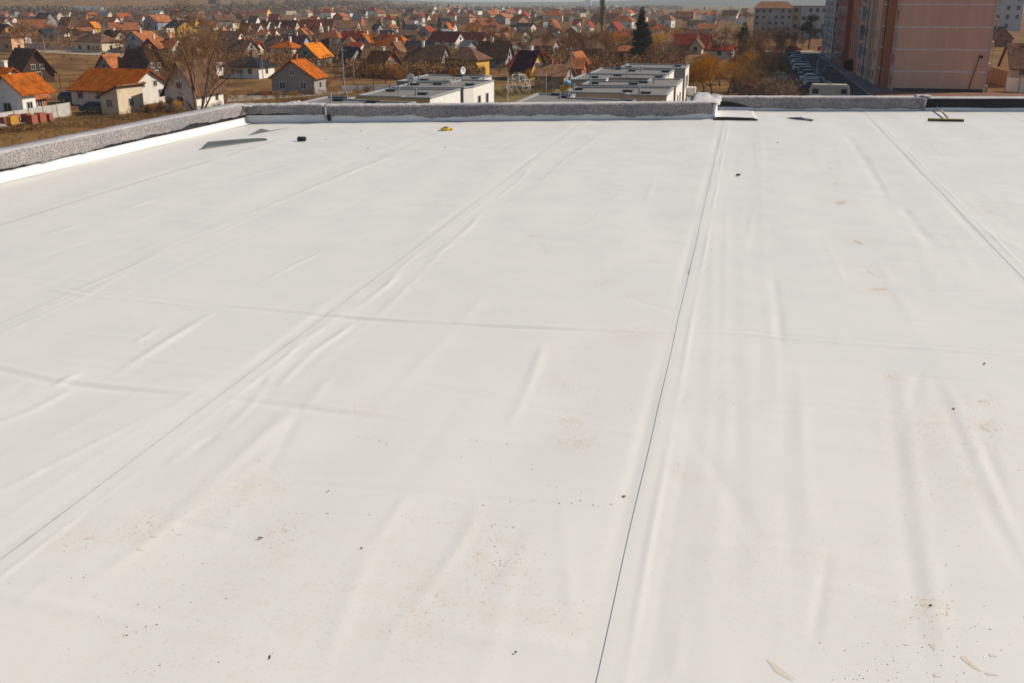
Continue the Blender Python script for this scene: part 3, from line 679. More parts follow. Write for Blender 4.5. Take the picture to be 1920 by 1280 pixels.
for u, v, r, a in dirtspots:
    if a < .35 or v < 420: continue
    q = RP(u, v)
    for i in range(int(7*a)+2): pts.append((surf(q+Vector((random.gauss(0, r), random.gauss(0, r), 0))), random.uniform(.0007, .0022), random.uniform(.8, 1.8)))
drops('dried_drops', 'scattered tan dried drops and dotted drip lines on the membrane', 'stains', pts, mat('tan_drops', (.50, .34, .19), rough=.5, var=.3, scale=30), .15)
pts = []
for i in range(110):
    u = random.gauss(1800, 90); v = random.uniform(700, 1280); q = RP(u, v); pts.append((surf(q), random.uniform(.0006, .0022), random.uniform(.8, 2)))
for i in range(60):
    q = RP(random.gauss(1700, 110), random.uniform(1200, 1280)); pts.append((surf(q), random.uniform(.0006, .0022), random.uniform(.8, 2)))
for i in range(60):
    q = RP(random.gauss(280, 130), random.gauss(1090, 90)); pts.append((surf(q), random.uniform(.0008, .0024), random.uniform(.8, 2.4)))
drops('water_drops', 'scattered clear water droplets on the membrane', 'water drops', pts, m_wat, .9)
# own building body
mb = MB(); mb.prism([(left_x(-6)-.24, -6), (14, -6), (14, far_y(14)+.2), (-.42, far_y(-.42)+.2), (-.45, ey+.2), (cx-.24, far_y(cx)+.2)], -13, -.06)
o = mb.build('own_building', m_conc); tag(o, 'rendered building body carrying the white flat roof', 'building')
# ================================================================ the land
def terrain():
    rs = [0.0]+list(np.geomspace(15, 9300, 150)); th = []
    a = -math.pi
    while a < math.pi-1e-6:
        th.append(a); a += R(.6) if abs(a+.02) < .62 else R(4)
    th.append(math.pi)
    V = []; nT = len(th)
    for r in rs:
        for t in th:
            az = YAW-t; x = -math.sin(az)*r; y = math.cos(az)*r
            V.append((x, y, 0))
    V = np.array(V); V[:, 2] = T(V[:, 0], V[:, 1])
    nR = len(rs); Fs = [(i*nT+j, i*nT+j+1, (i+1)*nT+j+1, (i+1)*nT+j)[::-1] for i in range(nR-1) for j in range(nT-1)]
    me = bpy.data.meshes.new('ground'); me.from_pydata([tuple(v) for v in V], [], Fs); me.polygons.foreach_set('use_smooth', [True]*len(Fs))
    m = bpy.data.materials.new('dry_land'); m.use_nodes = True; n = m.node_tree.nodes; l = m.node_tree.links; p = n['Principled BSDF']
    p.inputs['Roughness'].default_value = 1; p.inputs['Specular IOR Level'].default_value = .05
    tc = n.new('ShaderNodeTexCoord')
    def nz(sc, det=6, st=None, rg=.6):
        q = n.new('ShaderNodeTexNoise'); q.inputs['Scale'].default_value = sc; q.inputs['Detail'].default_value = det; q.inputs['Roughness'].default_value = rg
        if st:
            mp = n.new('ShaderNodeMapping'); mp.inputs['Scale'].default_value = st; mp.inputs['Rotation'].default_value = (0, 0, .25); l.new(tc.outputs['Object'], mp.inputs[0]); l.new(mp.outputs[0], q.inputs['Vector'])
        else: l.new(tc.outputs['Object'], q.inputs['Vector'])
        return q.outputs['Fac']
    def ramp(v, els):
        q = n.new('ShaderNodeValToRGB'); e = q.color_ramp.elements
        e[0].position = els[0][0]; e[0].color = (*els[0][1], 1); e[1].position = els[-1][0]; e[1].color = (*els[-1][1], 1)
        for a, c in els[1:-1]: k = e.new(a); k.color = (*c, 1)
        l.new(v, q.inputs[0]); return q.outputs[0]
    def mix(f, a, b):
        q = n.new('ShaderNodeMix'); q.data_type = 'RGBA'; l.new(f, q.inputs[0]); l.new(a, q.inputs[6]); l.new(b, q.inputs[7]); return q.outputs[2]
    near = ramp(nz(.09, 8, rg=.7), [(.32, (.06, .032, .015)), (.46, (.14, .072, .028)), (.58, (.25, .14, .05)), (.7, (.15, .09, .032))])
    far = ramp(nz(.0016, 7, (1, 5, 1), .55), [(.36, (.07, .045, .02)), (.45, (.19, .125, .045)), (.52, (.13, .10, .034)), (.60, (.25, .165, .06)), (.68, (.10, .062, .028))])
    geo = n.new('ShaderNodeNewGeometry'); ln = n.new('ShaderNodeVectorMath'); ln.operation = 'LENGTH'; l.new(geo.outputs['Position'], ln.inputs[0])
    mr = n.new('ShaderNodeMapRange'); mr.inputs[1].default_value = 1500; mr.inputs[2].default_value = 2400; l.new(ln.outputs['Value'], mr.inputs[0])
    col = mix(mr.outputs[0], near, far)
    # winter woods on the farther ridges
    mr2 = n.new('ShaderNodeMapRange'); mr2.inputs[1].default_value = 4200; mr2.inputs[2].default_value = 4600; l.new(ln.outputs['Value'], mr2.inputs[0])
    col = mix(mr2.outputs[0], col, ramp(nz(.002, 6), [(.4, (.035, .035, .028)), (.6, (.075, .06, .04))]))
    l.new(col, p.inputs['Base Color'])
    b = n.new('ShaderNodeBump'); b.inputs['Strength'].default_value = .6; b.inputs['Distance'].default_value = .3; l.new(nz(1.2, 6), b.inputs['Height']); l.new(b.outputs[0], p.inputs['Normal'])
    me.materials.append(m); o = bpy.data.objects.new('ground', me); C.objects.link(o); tag(o, kind='structure')
terrain()
def flat(name, pts, m, dz, kind='structure', sub=1):
    mb = MB(); vs = [(p[0], p[1], Ts(p[0], p[1])+dz) for p in pts]; mb.add(vs, [tuple(range(len(vs)))]); o = mb.build(name, m); tag(o, kind=kind); return o
m_asph = mat('asphalt', (.045, .047, .052), rough=.9, var=.25, scale=1.2, bump=.2)
m_road2 = mat('pale_road', (.34, .27, .20), rough=.95, var=.2, scale=.8)
m_grass = mat('dry_grass', (.28, .155, .05), rough=1, var=.4, scale=.6, bump=.5, bscale=8, col2=(.15, .085, .03))
m_grassg = mat('greenish_grass', (.13, .11, .03), rough=1, scale=.5, col2=(.20, .14, .045), bump=.4, bscale=6)
flat('road', [(9.0, 60), (18.4, 60), (18.4, 309), (9.0, 309)], m_asph, .012)
flat('sunlit_road', [(-2, 309.01), (60, 309.01), (60, 319), (-2, 319)], m_road2, .012)
mb = MB(); mb.box(18.4, 60, 0, 18.62, 305, .13); o = mb.build('kerb', m_conc); o.location.z = GZ; tag(o, kind='structure')
mb = MB(); mb.box(18.625, 60, 0, 23.8, 305, .115); o = mb.build('pavement', mat('paving', (.16, .15, .15), var=.2, scale=2)); o.location.z = GZ; tag(o, kind='structure')
flat('yard', [(18.6, 120), (60, 120), (60, 171), (18.6, 171)], mat('reddish_earth', (.20, .09, .05), var=.3, scale=.6), .125)
# village street on the left
a, b, c_, d_ = G(45, 92), G(255, 102), G(255, 108.5), G(45, 97)
flat('village_street', [a, d_, c_, b][::-1] if False else [d_, c_, b, a], m_road2, .02)
flat('village_lane', [G(50, 80), G(50, 92), G(200, 99), G(200, 93)], m_asph, .03)
flat('playground_lawn', [(-50, 120), (-20, 120), (-22, 168), (-44, 168)], m_grassg, .02)
flat('garden_path', [G(425, 192), G(660, 176), G(660, 172), G(430, 180)], m_road2, .03)

# ---------------------------------------------------------------- houses
NH = [0]
usedlab = {}
LM = []                                     # landmarks: (u, v, phrase)
def uniq(base, u, v, cands=None):
    """base description + a place phrase that makes it single"""
    ls = sorted(LM, key=lambda q: (q[0]-u)**2+((q[1]-v)*5)**2)
    for (lu, lv, ph) in ls[:24]:
        if abs(lu-u)+abs(lv-v)*5 < 6: continue
        du = u-lu; dv = v-lv; far = ''
        if abs(dv)*5 < abs(du): rel = ('far ' if abs(du) > 90 else 'just ' if abs(du) < 28 else '')+('right of ' if du > 0 else 'left of ')
        elif abs(du) < 22: rel = ('far ' if abs(dv) > 16 else '')+('behind ' if dv < 0 else 'in front of ')
        else: rel = ('behind and ' if dv < 0 else 'in front and ')+('right of ' if du > 0 else 'left of ')
        s = base+' '+rel+ph
        if s not in usedlab and len(s.split()) <= 16: usedlab[s] = 1; return s
    s = base+' at %d tenths of the picture width' % round(u/192); k = 0
    for hgt in ('in the farthest rows', 'in the far rows', 'in the middle rows', 'in the near rows'):
        s2 = base+' '+hgt+(', left part' if u < 640 else ', middle part' if u < 1280 else ', right part')
        if s2 not in usedlab: usedlab[s2] = 1; return s2
    usedlab[base] = 1
    return base
occ = []
def scale_at(p): 
    v = np.linalg.inv(_M) @ (np.array(p)-np.array([0, 0, CAMZ])); return F/(-v[2])
def window(root, x, z, wd, ht, face, off, near):
    # face 'S': front wall at y=off ; 'E': right wall at x=off ; a frame with a pane
    mb = MB()
    if face == 'S': mb.box(x-wd/2, off-.05, z, x+wd/2, off+.06, z+ht)
    else: mb.box(off-.06, x-wd/2, z, off+.05, x+wd/2, z+ht)
    f = mb.build('window', m_frame if near else m_win, root)
    if near:
        mb = MB(); b = .12
        for k in (0, 1):
            x0 = x-wd/2+b*.8+k*(wd/2-b*.3); x1 = x0+wd/2-b*1.1
            if face == 'S': mb.box(x0, off-.075, z+b, x1, off-.052, z+ht-b)
            else: mb.box(off+.052, x0, z+b, off+.075, x1, z+ht-b)
        mb.build('pane', m_win, f)
def house(xl, xr, yr, ye, yb, typ, rc, wc, extra=None, rot=None, D=None, proc=False, lm=None, tilt=None, chim=None, label=None, wing=None, kname='house'):
    NH[0] += 1; rnd = random.Random(NH[0]*7+3)
    u = (xl+xr)/2; p = G(u, yb); s = scale_at(p)
    if rot is None: rot = R(rnd.uniform(-14, 6))
    else: rot = R(rot)
    az = math.atan2((1410-u), 1971)          # view direction left of +Y
    phi = az+rot                              # how much of the right side shows (rot>0: ccw)
    phi_s = math.sin(az-rot); phi_c = math.cos(az-rot)
    W = (xr-xl)/s; hw = max(2.0, (yb-ye)/s); hr = max(1.1, (ye-yr)/s*1.02)
    hw = min(hw, 8.5); hr = min(hr, 6.5)
    if typ in ('x', 'h', 'm', 'flat'):
        Dp = D or (min(9, max(5.5, W*.55))); Dp = min(Dp, .58*W/max(abs(phi_s), .1)); L = (W-Dp*abs(phi_s))/max(abs(phi_c), .3)
    else:
        L = D or min(9, W*.62/max(phi_c, .3)); Dp = (W-L*phi_c)/max(abs(phi_s), .22); Dp = min(16, max(L*.8, Dp))
    ph = hr if typ in ('x', 'y', 'h') else 0
    root = empty(kname, (p.x, p.y, Ts(p.x, p.y)-.15), rot)
    # centre the visible width on the pixel column: shift so front-left corner is at xl
    pl = G(xl, yb); cpx = Vector((pl.x, pl.y, root.location.z))
    cxv = Vector((math.cos(rot), math.sin(rot), 0)); root.location = cpx
    near = s > 9; mid = s > 3.2
    h0 = hw+.15; ov = .45 if s > 2 else .3
    # ---- walls
    mb = MB(); mb.box(0, 0, 0, L, Dp, h0)
    if typ == 'x':
        for X in (0, L): pass
        mb.add([(0, 0, h0), (0, Dp, h0), (0, Dp/2, h0+ph), (L, 0, h0), (L, Dp, h0), (L, Dp/2, h0+ph)], [(0, 2, 1), (3, 4, 5), (0, 3, 5, 2), (4, 1, 2, 5)])
    elif typ == 'y':
        mb.add([(0, 0, h0), (L, 0, h0), (L/2, 0, h0+ph), (0, Dp, h0), (L, Dp, h0), (L/2, Dp, h0+ph)], [(0, 1, 2), (4, 3, 5), (1, 4, 5, 2), (3, 0, 2, 5)])
    elif typ == 'm':
        mb.add([(0, 0, h0), (L, 0, h0), (L, Dp, h0), (0, Dp, h0), (L, 0, h0+hr), (L, Dp, h0+hr)], [(0, 1, 4), (1, 2, 5, 4), (3, 5, 2), (0, 4, 5, 3)])
    mb.build('wall', wallm[wc], root)
    # ---- roof
    mb = MB(); t = .16; e = .02
    if typ == 'x':
        k = ph/(Dp/2); z0 = h0-ov*k+e
        for sgn in (1, -1):
            y0 = -ov if sgn > 0 else Dp+ov
            a = [(-ov, y0, z0), (L+ov, y0, z0), (L+ov, Dp/2, h0+ph+e), (-ov, Dp/2, h0+ph+e)]
            up = [(q[0], q[1], q[2]+t) for q in a]
            fs = [(0, 3, 2, 1), (4, 5, 6, 7), (0, 1, 5, 4), (1, 2, 6, 5), (3, 0, 4, 7)]
            if sgn < 0: fs = [f[::-1] for f in fs]
            mb.add(a+up, fs)
    elif typ == 'y':
        k = ph/(L/2); z0 = h0-ov*k+e
        for sgn in (1, -1):
            x0 = -ov if sgn > 0 else L+ov
            a = [(x0, -ov, z0), (x0, Dp+ov, z0), (L/2, Dp+ov, h0+ph+e), (L/2, -ov, h0+ph+e)]
            up = [(q[0], q[1], q[2]+t) for q in a]
            fs = [(0, 1, 2, 3), (4, 7, 6, 5), (0, 4, 5, 1), (1, 5, 6, 2), (3, 7, 4, 0)]
            if sgn < 0: fs = [f[::-1] for f in fs]
            mb.add(a+up, fs)
    elif typ == 'h':
        z0 = h0+e; i = min(Dp/2, L/2)*.95; a = [(-ov, -ov, z0), (L+ov, -ov, z0), (L+ov, Dp+ov, z0), (-ov, Dp+ov, z0)]; up = [(q[0], q[1], q[2]+t) for q in a]
        mb.add(a+up+[(i, Dp/2, h0+ph), (L-i if L-i > i+.1 else i+.1, Dp/2, h0+ph)], [(3, 2, 1, 0), (0, 1, 5, 4), (1, 2, 6, 5), (2, 3, 7, 6), (3, 0, 4, 7), (4, 5, 9, 8), (5, 6, 9), (6, 7, 8, 9), (7, 4, 8)])
    elif typ == 'm':
        k = hr/L; mb.add([(-ov, -ov, h0-ov*k+e), (L+ov, -ov, h0+hr+ov*k+e), (L+ov, Dp+ov, h0+hr+ov*k+e), (-ov, Dp+ov, h0-ov*k+e)]+[(-ov, -ov, h0-ov*k+e+t), (L+ov, -ov, h0+hr+ov*k+e+t), (L+ov, Dp+ov, h0+hr+ov*k+e+t), (-ov, Dp+ov, h0-ov*k+e+t)],
                         [(3, 2, 1, 0), (4, 5, 6, 7), (0, 1, 5, 4), (1, 2, 6, 5), (2, 3, 7, 6), (3, 0, 4, 7)])
    else: mb.box(-.2, -.2, h0+.01, L+.2, Dp+.2, h0+.25)
    rf = mb.build('roof', roofm[rc], root)
    if (chim if chim is not None else (mid and rnd.random() < .55)) and typ in 'xyh':
        mb = MB(); cxx = L*rnd.uniform(.3, .75); cyy_ = Dp*rnd.uniform(.4, .6)
        if typ == 'y': cxx = L*rnd.uniform(.4, .6); cyy_ = Dp*rnd.uniform(.3, .7)
        mb.box(cxx-.28, cyy_-.28, h0+ph*.5, cxx+.28, cyy_+.28, h0+ph+.8); mb.box(cxx-.36, cyy_-.36, h0+ph+.8, cxx+.36, cyy_+.36, h0+ph+.92)
        mb.build('chimney', wallm[rnd.choice('KWC')], rf)
    if mid:
        wn = .95 if near else 1.0; wh = 1.15
        nf = 2 if hw > 4.6 else 1
        for fl_ in range(nf):
            z = .9+fl_*2.7
            if z+wh > h0-.05: z = max(.3, h0-wh-.25)
            cnt = min(4 if near else 3, max(1, int(L/3)))
            for k in range(cnt): window(root, L*(k+.5)/cnt, z, wn, wh, 'S', 0, near)
            cnt = min(3 if near else 2, max(1, int(Dp/3.5)))
            for k in range(cnt): window(root, Dp*(k+.5)/cnt, z, wn, wh, 'E', L, near)
        if typ == 'x' and ph > 2.2:
            for k in ((.36, .64) if near else (.5,)): window(root, Dp*k, h0+.25, wn*.85, wh*.8, 'E', L, near)
        if typ == 'y' and ph > 2.2: window(root, L*.5, h0+.25, wn*.85, wh*.8, 'S', 0, near)
    if wing:                                  # a projecting front gable: (x0, width, projection)
        x0, ww, pr = wing; rr = min(ph*.95, ww*.42)
        mb = MB(); mb.box(x0, -pr, 0, x0+ww, -.003, h0); mb.add([(x0, -pr, h0), (x0+ww, -pr, h0), (x0+ww/2, -pr, h0+rr), (x0, Dp*.4, h0), (x0+ww, Dp*.4, h0), (x0+ww/2, Dp*.4, h0+rr)], [(0, 1, 2), (1, 4, 5, 2), (3, 0, 2, 5)])
        mb.build('wing_wall', wallm[wc], root)
        mb = MB(); k = rr/(ww/2)
        for sgn in (1, -1):
            xx = x0-ov if sgn > 0 else x0+ww+ov
            a = [(xx, -pr-ov, h0-ov*k+.04), (xx, Dp*.45, h0-ov*k+.04), (x0+ww/2, Dp*.45, h0+rr+.04), (x0+ww/2, -pr-ov, h0+rr+.04)]
            up = [(q[0], q[1], q[2]+t) for q in a]; fs = [(0, 1, 2, 3), (4, 7, 6, 5), (0, 4, 5, 1), (1, 5, 6, 2), (3, 7, 4, 0)]
            if sgn < 0: fs = [f[::-1] for f in fs]
            mb.add(a+up, fs)
        mb.build('wing_roof', roofm[rc], root)
        for z in (.8, 3.5):
            if z+1.2 < h0+.5: window(root, x0+ww/2, z, 1.2, 1.2, 'S', -pr, near)
        window(root, -pr+pr*.5, .9, 1., 1.2, 'E', x0+ww, near)
    tn = {'x': 'gabled', 'y': 'gabled', 'h': 'hipped', 'm': 'lean-to', 'flat': 'flat'}[typ]
    kind = 'shed' if kname == 'shed' or (W < 7 and hw < 3.2 and not proc) else 'house'
    sz = 'big ' if W > 16 else 'small ' if W < 8.5 else ''
    base = '%s%s-walled %s, %s %s roof,' % (sz, WM[wc][0], kind, RM[rc][0], tn)
    if label: usedlab[label] = 1
    tag(root, label or uniq(base, u, yb), kind, 'village sheds' if kname == 'shed' else 'village houses')
    occ.append((u, yb, (xr-xl)))
    if lm: LM.append((u, yb, lm))
    return root
LM += [(1128, 60, 'the tall bare poplar'), (1200, 118, 'the tallest dark spruce'), (1392, 100, 'the dark cypress'), (752, 58, 'the twin dark spruces'), (778, 145, 'the small spruce by the terraces'),
       (197, 125, 'the small spruce on the left meadow'), (1445, 70, 'the weathered grey apartment block'), (1350, 150, 'the ochre willow'), (370, 195, 'the large forked bare tree'), (970, 175, 'the rope climbing dome'),
       (830, 185, 'the near white terrace row'), (1150, 185, 'the second terrace row'), (160, 25, 'the silver-roofed barn'), (640, 165, 'the concrete utility pole'), (1765, 170, 'the pink apartment block'), (0, 60, 'the left picture edge')]
# hand placed houses (pixel columns of the photograph only fix where each one stands on the ground)
H = house
H(136,314,137,170,196,'x','O','W',rot=-8,D=9,label='big white house with long orange gabled roof at the near left',lm='the big orange-roofed house',chim=False)
H(-62,58,135,170,214,'x','O','W',rot=-4,D=9,label='cream white house with orange roof and front gable at the left edge',lm='the orange house with front gable',wing=(6.3,4.6,2.2))
H(10,98,100,136,152,'x','B','D',rot=-32,D=11,label='dark timber chalet with big brown roof behind the orange front-gable house',lm='the timber chalet')
H(-34,26,165,189,218,'x','B','P',rot=-6,label='peach house with brown roof at the left edge beside the long fence')
H(20,50,184,197,213,'y','T','K',rot=0,D=3.4,label='little brick shed right of the peach house at the left edge')
H(192,266,176,182,214,'m','N','C',rot=-6,D=5,label='grey lean-to shed with orange boarded side in front of the orange-roofed house')
H(182,236,113,138,152,'y','T','E',rot=-8); H(226,312,105,139,152,'x','B','D',rot=-14,lm='the dark brown barn')
H(143,221,65,80,98,'h','B','C',lm='the brown hipped house'); H(190,240,60,74,88,'x','M','W',rot=-22,label='white house with dark red roof behind the brown hipped house')
H(234,292,62,78,98,'y','T','L',rot=-6); H(266,316,78,94,104,'y','T','D',rot=-10); H(-14,44,63,72,97,'h','B','P',label='two storey peach house with flat brown roof at the left edge')
H(-14,34,47,60,70,'x','M','Y',rot=-38); H(-12,22,35,46,52,'x','R','W',rot=-25); H(40,66,37,44,51,'x','B','W'); H(16,32,34,38,43,'x','R','W')
H(106,129,53,60,69,'y','K','W'); H(112,140,35,48,54,'x','M','W'); H(132,168,25,41,46,'x','T','K',lm='the tall terracotta barn'); H(138,174,40,50,56,'x','T','K')
H(163,192,36,44,50,'x','R','W'); H(190,227,34,43,52,'x','O','W'); H(164,187,43,52,62,'y','Y','Y'); H(232,250,32,40,51,'y','M','E'); H(248,272,29,37,43,'x','B','W'); H(270,322,31,42,57,'y','T','L')
H(134,196,13,20,28,'x','S','E',label='long weathered barn with silver roof at the foot of the left hill'); H(392,414,6,11,18,'x','T','D',label='lone dark barn on the left hillside',lm='the lone hillside barn')
H(303,348,76,92,104,'x','T','W'); H(311,330,67,77,85,'y','T','W'); H(338,353,38,44,54,'y','T','W'); H(345,376,33,43,52,'x','R','Y')
H(312,416,123,172,208,'y','B','W',rot=4,D=4.2,label='white house with huge brown roof behind the large forked bare tree',lm='the huge brown roof')
H(396,421,120,122,143,'flat','S','W'); H(420,513,112,130,147,'h','K','W',rot=-5,label='low white house with charcoal hipped roof left of the orange-roofed grey house',lm='the charcoal-roofed bungalow')
H(511,604,118,146,177,'y','O','E',rot=4,D=6.8,label='grey gabled house with orange roof in the near middle left',lm='the grey house with orange roof')
H(552,622,90,112,124,'y','Y','E',rot=2,label='grey gabled house with bright amber roof behind the grey house with orange roof',lm='the bright amber roof')
H(508,567,78,92,106,'h','O','C'); H(532,581,73,86,94,'x','P','L'); H(498,538,74,88,97,'x','B','E'); H(403,436,80,92,107,'x','B','W'); H(420,484,82,98,108,'x','B','N' if False else 'E'); H(461,494,84,95,107,'x','R','C')
H(411,427,58,63,69,'y','T','W'); H(413,460,66,78,84,'x','B','W'); H(448,477,48,64,71,'x','T','E'); H(470,497,48,60,67,'x','T','W'); H(484,511,60,68,76,'x','T','W'); H(505,526,58,67,75,'x','T','W')
H(520,549,55,63,74,'x','B','L'); H(486,513,42,52,57,'x','R','W'); H(505,531,43,53,57,'x','M','W'); H(527,563,41,53,63,'x','M','C'); H(562,606,40,55,62,'x','R','W',lm='the red-roofed white gable'); H(466,489,32,42,51,'x','B','W')
H(504,526,28,38,44,'x','R','K'); H(527,556,33,38,42,'x','N','W'); H(581,601,31,36,41,'x','R','W'); H(560,579,53,58,65,'x','R','W'); H(600,629,18,25,34,'h','R','W')
H(600,648,62,78,84,'h','T','W'); H(594,633,43,58,61,'x','T','W'); H(638,688,62,74,84,'x','R','E'); H(671,706,66,80,94,'y','O','L',label='blue-grey gabled house with orange roof in the village centre',lm='the blue-grey gable'); H(708,745,70,81,90,'x','R','W')
H(713,740,64,69,74,'x','K','E'); H(706,778,76,95,100,'h','O','W',rot=-10,label='wide house with pointed orange hipped roof in the village centre',lm='the pointed orange roof'); H(729,760,88,103,110,'y','N','K'); H(760,813,85,97,106,'x','K','W')
H(640,674,78,97,104,'h','N','W'); H(654,690,90,99,105,'x','R','W'); H(618,664,88,104,118,'x','B','K'); H(636,684,100,117,126,'x','K','E',lm='the charcoal striped roof'); H(680,742,96,115,126,'x','N','E')
H(684,754,107,130,142,'x','T','K',rot=-24,label='brick house with terracotta roof behind the bushes left of the terraces',lm='the brick gable'); H(762,845,97,121,130,'x','B','E',rot=-6); H(838,918,92,114,145,'h','B','Y',rot=-12,label='yellow two storey house with brown hipped roof behind the near terraces',lm='the yellow two storey house')
H(804,874,62,77,90,'x','M','W',rot=-16,label='large white timbered house with maroon roof in the village centre',lm='the large maroon roof'); H(866,914,67,80,88,'x','M','C'); H(903,928,70,80,85,'x','O','W'); H(786,816,53,62,69,'y','R','L')
H(831,849,48,57,62,'y','O','L'); H(839,857,45,54,59,'x','T','W'); H(874,901,48,58,64,'x','O','C'); H(719,743,30,38,49,'h','R','C'); H(702,718,33,40,50,'x','T','W'); H(661,684,28,37,50,'x','G','K')
H(767,784,32,38,45,'h','R','W'); H(784,797,26,32,44,'y','R','W'); H(795,808,28,35,41,'x','O','C'); H(811,821,31,36,42,'y','R','W'); H(782,798,45,48,54,'x','S','W'); H(837,856,22,30,39,'h','R','C')
H(859,876,22,28,35,'y','M','W'); H(873,893,20,27,34,'h','T','C'); H(687,709,15,22,33,'h','R','W'); H(672,690,20,27,34,'x','B','W')
H(894,962,82,109,127,'x','B','E',rot=-4,label='grey house with big brown roof left of the red-roofed chalet',lm='the grey house with brown roof')
H(952,1042,101,125,147,'x','R','Y',rot=-28,D=8,label='yellow chalet with bright red roof behind the climbing dome',lm='the bright red roof'); H(962,1024,105,135,150,'x','P','Y',rot=-24,D=5,label='annex with steep plum roof in front of the bright red roof')
H(1002,1076,133,151,166,'x','N','E',rot=-6,D=6); H(1058,1104,106,124,138,'y','T','W',rot=-8); H(1066,1099,122,138,150,'x','T','K')
H(938,964,58,72,78,'x','T','E'); H(924,939,71,78,83,'y','N','E'); H(939,958,70,78,83,'y','N','E'); H(967,1005,45,50,62,'x','K','C',label='long low cream building with charcoal roof left of the bare poplar'); H(950,970,49,55,63,'x','K','L')
H(1026,1051,40,55,62,'y','T','W'); H(1034,1052,58,66,73,'x','R','W'); H(1074,1089,38,46,53,'x','R','W'); H(1096,1113,42,50,59,'y','R','W'); H(1146,1192,31,41,54,'h','T','W',label='large white building with terracotta hipped roof left of the tallest spruce',lm='the large white hipped building')
H(1138,1170,44,55,65,'y','R','L'); H(1150,1182,63,70,78,'x','R','K'); H(1160,1206,96,102,112,'x','T','K',rot=-4)
H(1263,1327,57,69,81,'x','B','E'); H(1263,1332,67,84,96,'x','R','K',lm='the wide red barn'); H(1292,1328,78,91,102,'y','B','C'); H(1219,1242,50,58,64,'x','O','W'); H(1308,1342,48,56,62,'x','T','W')
H(1326,1376,94,99,110,'x','R','W'); H(1264,1292,23,29,36,'x','T','O'); H(1290,1322,34,38,44,'flat','S','W'); H(1322,1343,33,40,45,'x','G','C'); H(1290,1322,40,47,53,'x','B','W'); H(1214,1236,38,45,51,'h','R','W')
H(1853,1902,53,72,88,'y','B','K',rot=4,D=7,label='brick house with dark gabled roof behind the pink apartment block'); H(1893,1990,88,128,150,'x','B','C',rot=0,D=9,label='cream house with brown pantile roof at the right edge')
NHAND = NH[0]
# procedural infill of the farther village
rnd = random.Random(5)
tries = 0
while NH[0] < 296 and tries < 9000:
    tries += 1
    v = 11+(rnd.random()**1.5)*62; u = rnd.uniform(0, 1400)
    if u < 600 and v < 27+ (600-u)*.012: continue
    if v < 16 and not (820 < u < 1300): continue
    if v < 26 and u > 1230: continue
    if u > 1150 and v > 52: continue
    sz = rnd.uniform(9.5, 15); p = G(u, v); s = scale_at(p)
    wpx = sz*s
    if any(abs(u-a) < (wpx+b)*.5*.85 and abs(v-c) < max(2.2, 4.4*s*.75) for a, c, b in occ): continue
    hh = rnd.uniform(2.7, 4.6)*s; rr = rnd.uniform(2.2, 3.6)*s
    H(u-wpx/2, u+wpx/2, v-hh-rr, v-hh, v, rnd.choices(['x', 'y', 'h'], [5, 2.5, 2.5])[0], rnd.choices('OTRMBKGN', [3, 6, 1.6, 1.2, 3.6, .8, .6, 1.4])[0], rnd.choices('WCEYPKL', [3.5, 5, 1.2, .6, 2, 1.4, .4])[0], proc=True, rot=rnd.choice([rnd.uniform(-30, 8), rnd.uniform(-30, 8), rnd.uniform(30, 60)]))
tries = 0; ns = 0
while ns < 100 and tries < 9000:
    tries += 1
    v = 20+(rnd.random()**1.2)*88; u = rnd.uniform(0, 1330)
    if (u < 600 and v < 30) or (u > 1150 and v > 60) or (v < 26 and u > 1230) or (v > 84 and u < 330): continue
    sz = rnd.uniform(4.5, 8); s = scale_at(G(u, v)); wpx = sz*s
    if any(abs(u-a) < (wpx+b)*.5*.9 and abs(v-c) < max(1.6, 3.0*s*.7) for a, c, b in occ): continue
    hh = rnd.uniform(2.0, 2.6)*s; rr = rnd.uniform(1.2, 2.0)*s; ns += 1
    H(u-wpx/2, u+wpx/2, v-hh-rr, v-hh, v, rnd.choice('xxym'), rnd.choice('TTBNGKB'), rnd.choice('CEPDKWE'), proc=True, rot=rnd.uniform(-35, 35), chim=False, kname='shed')
print('houses', NH[0])
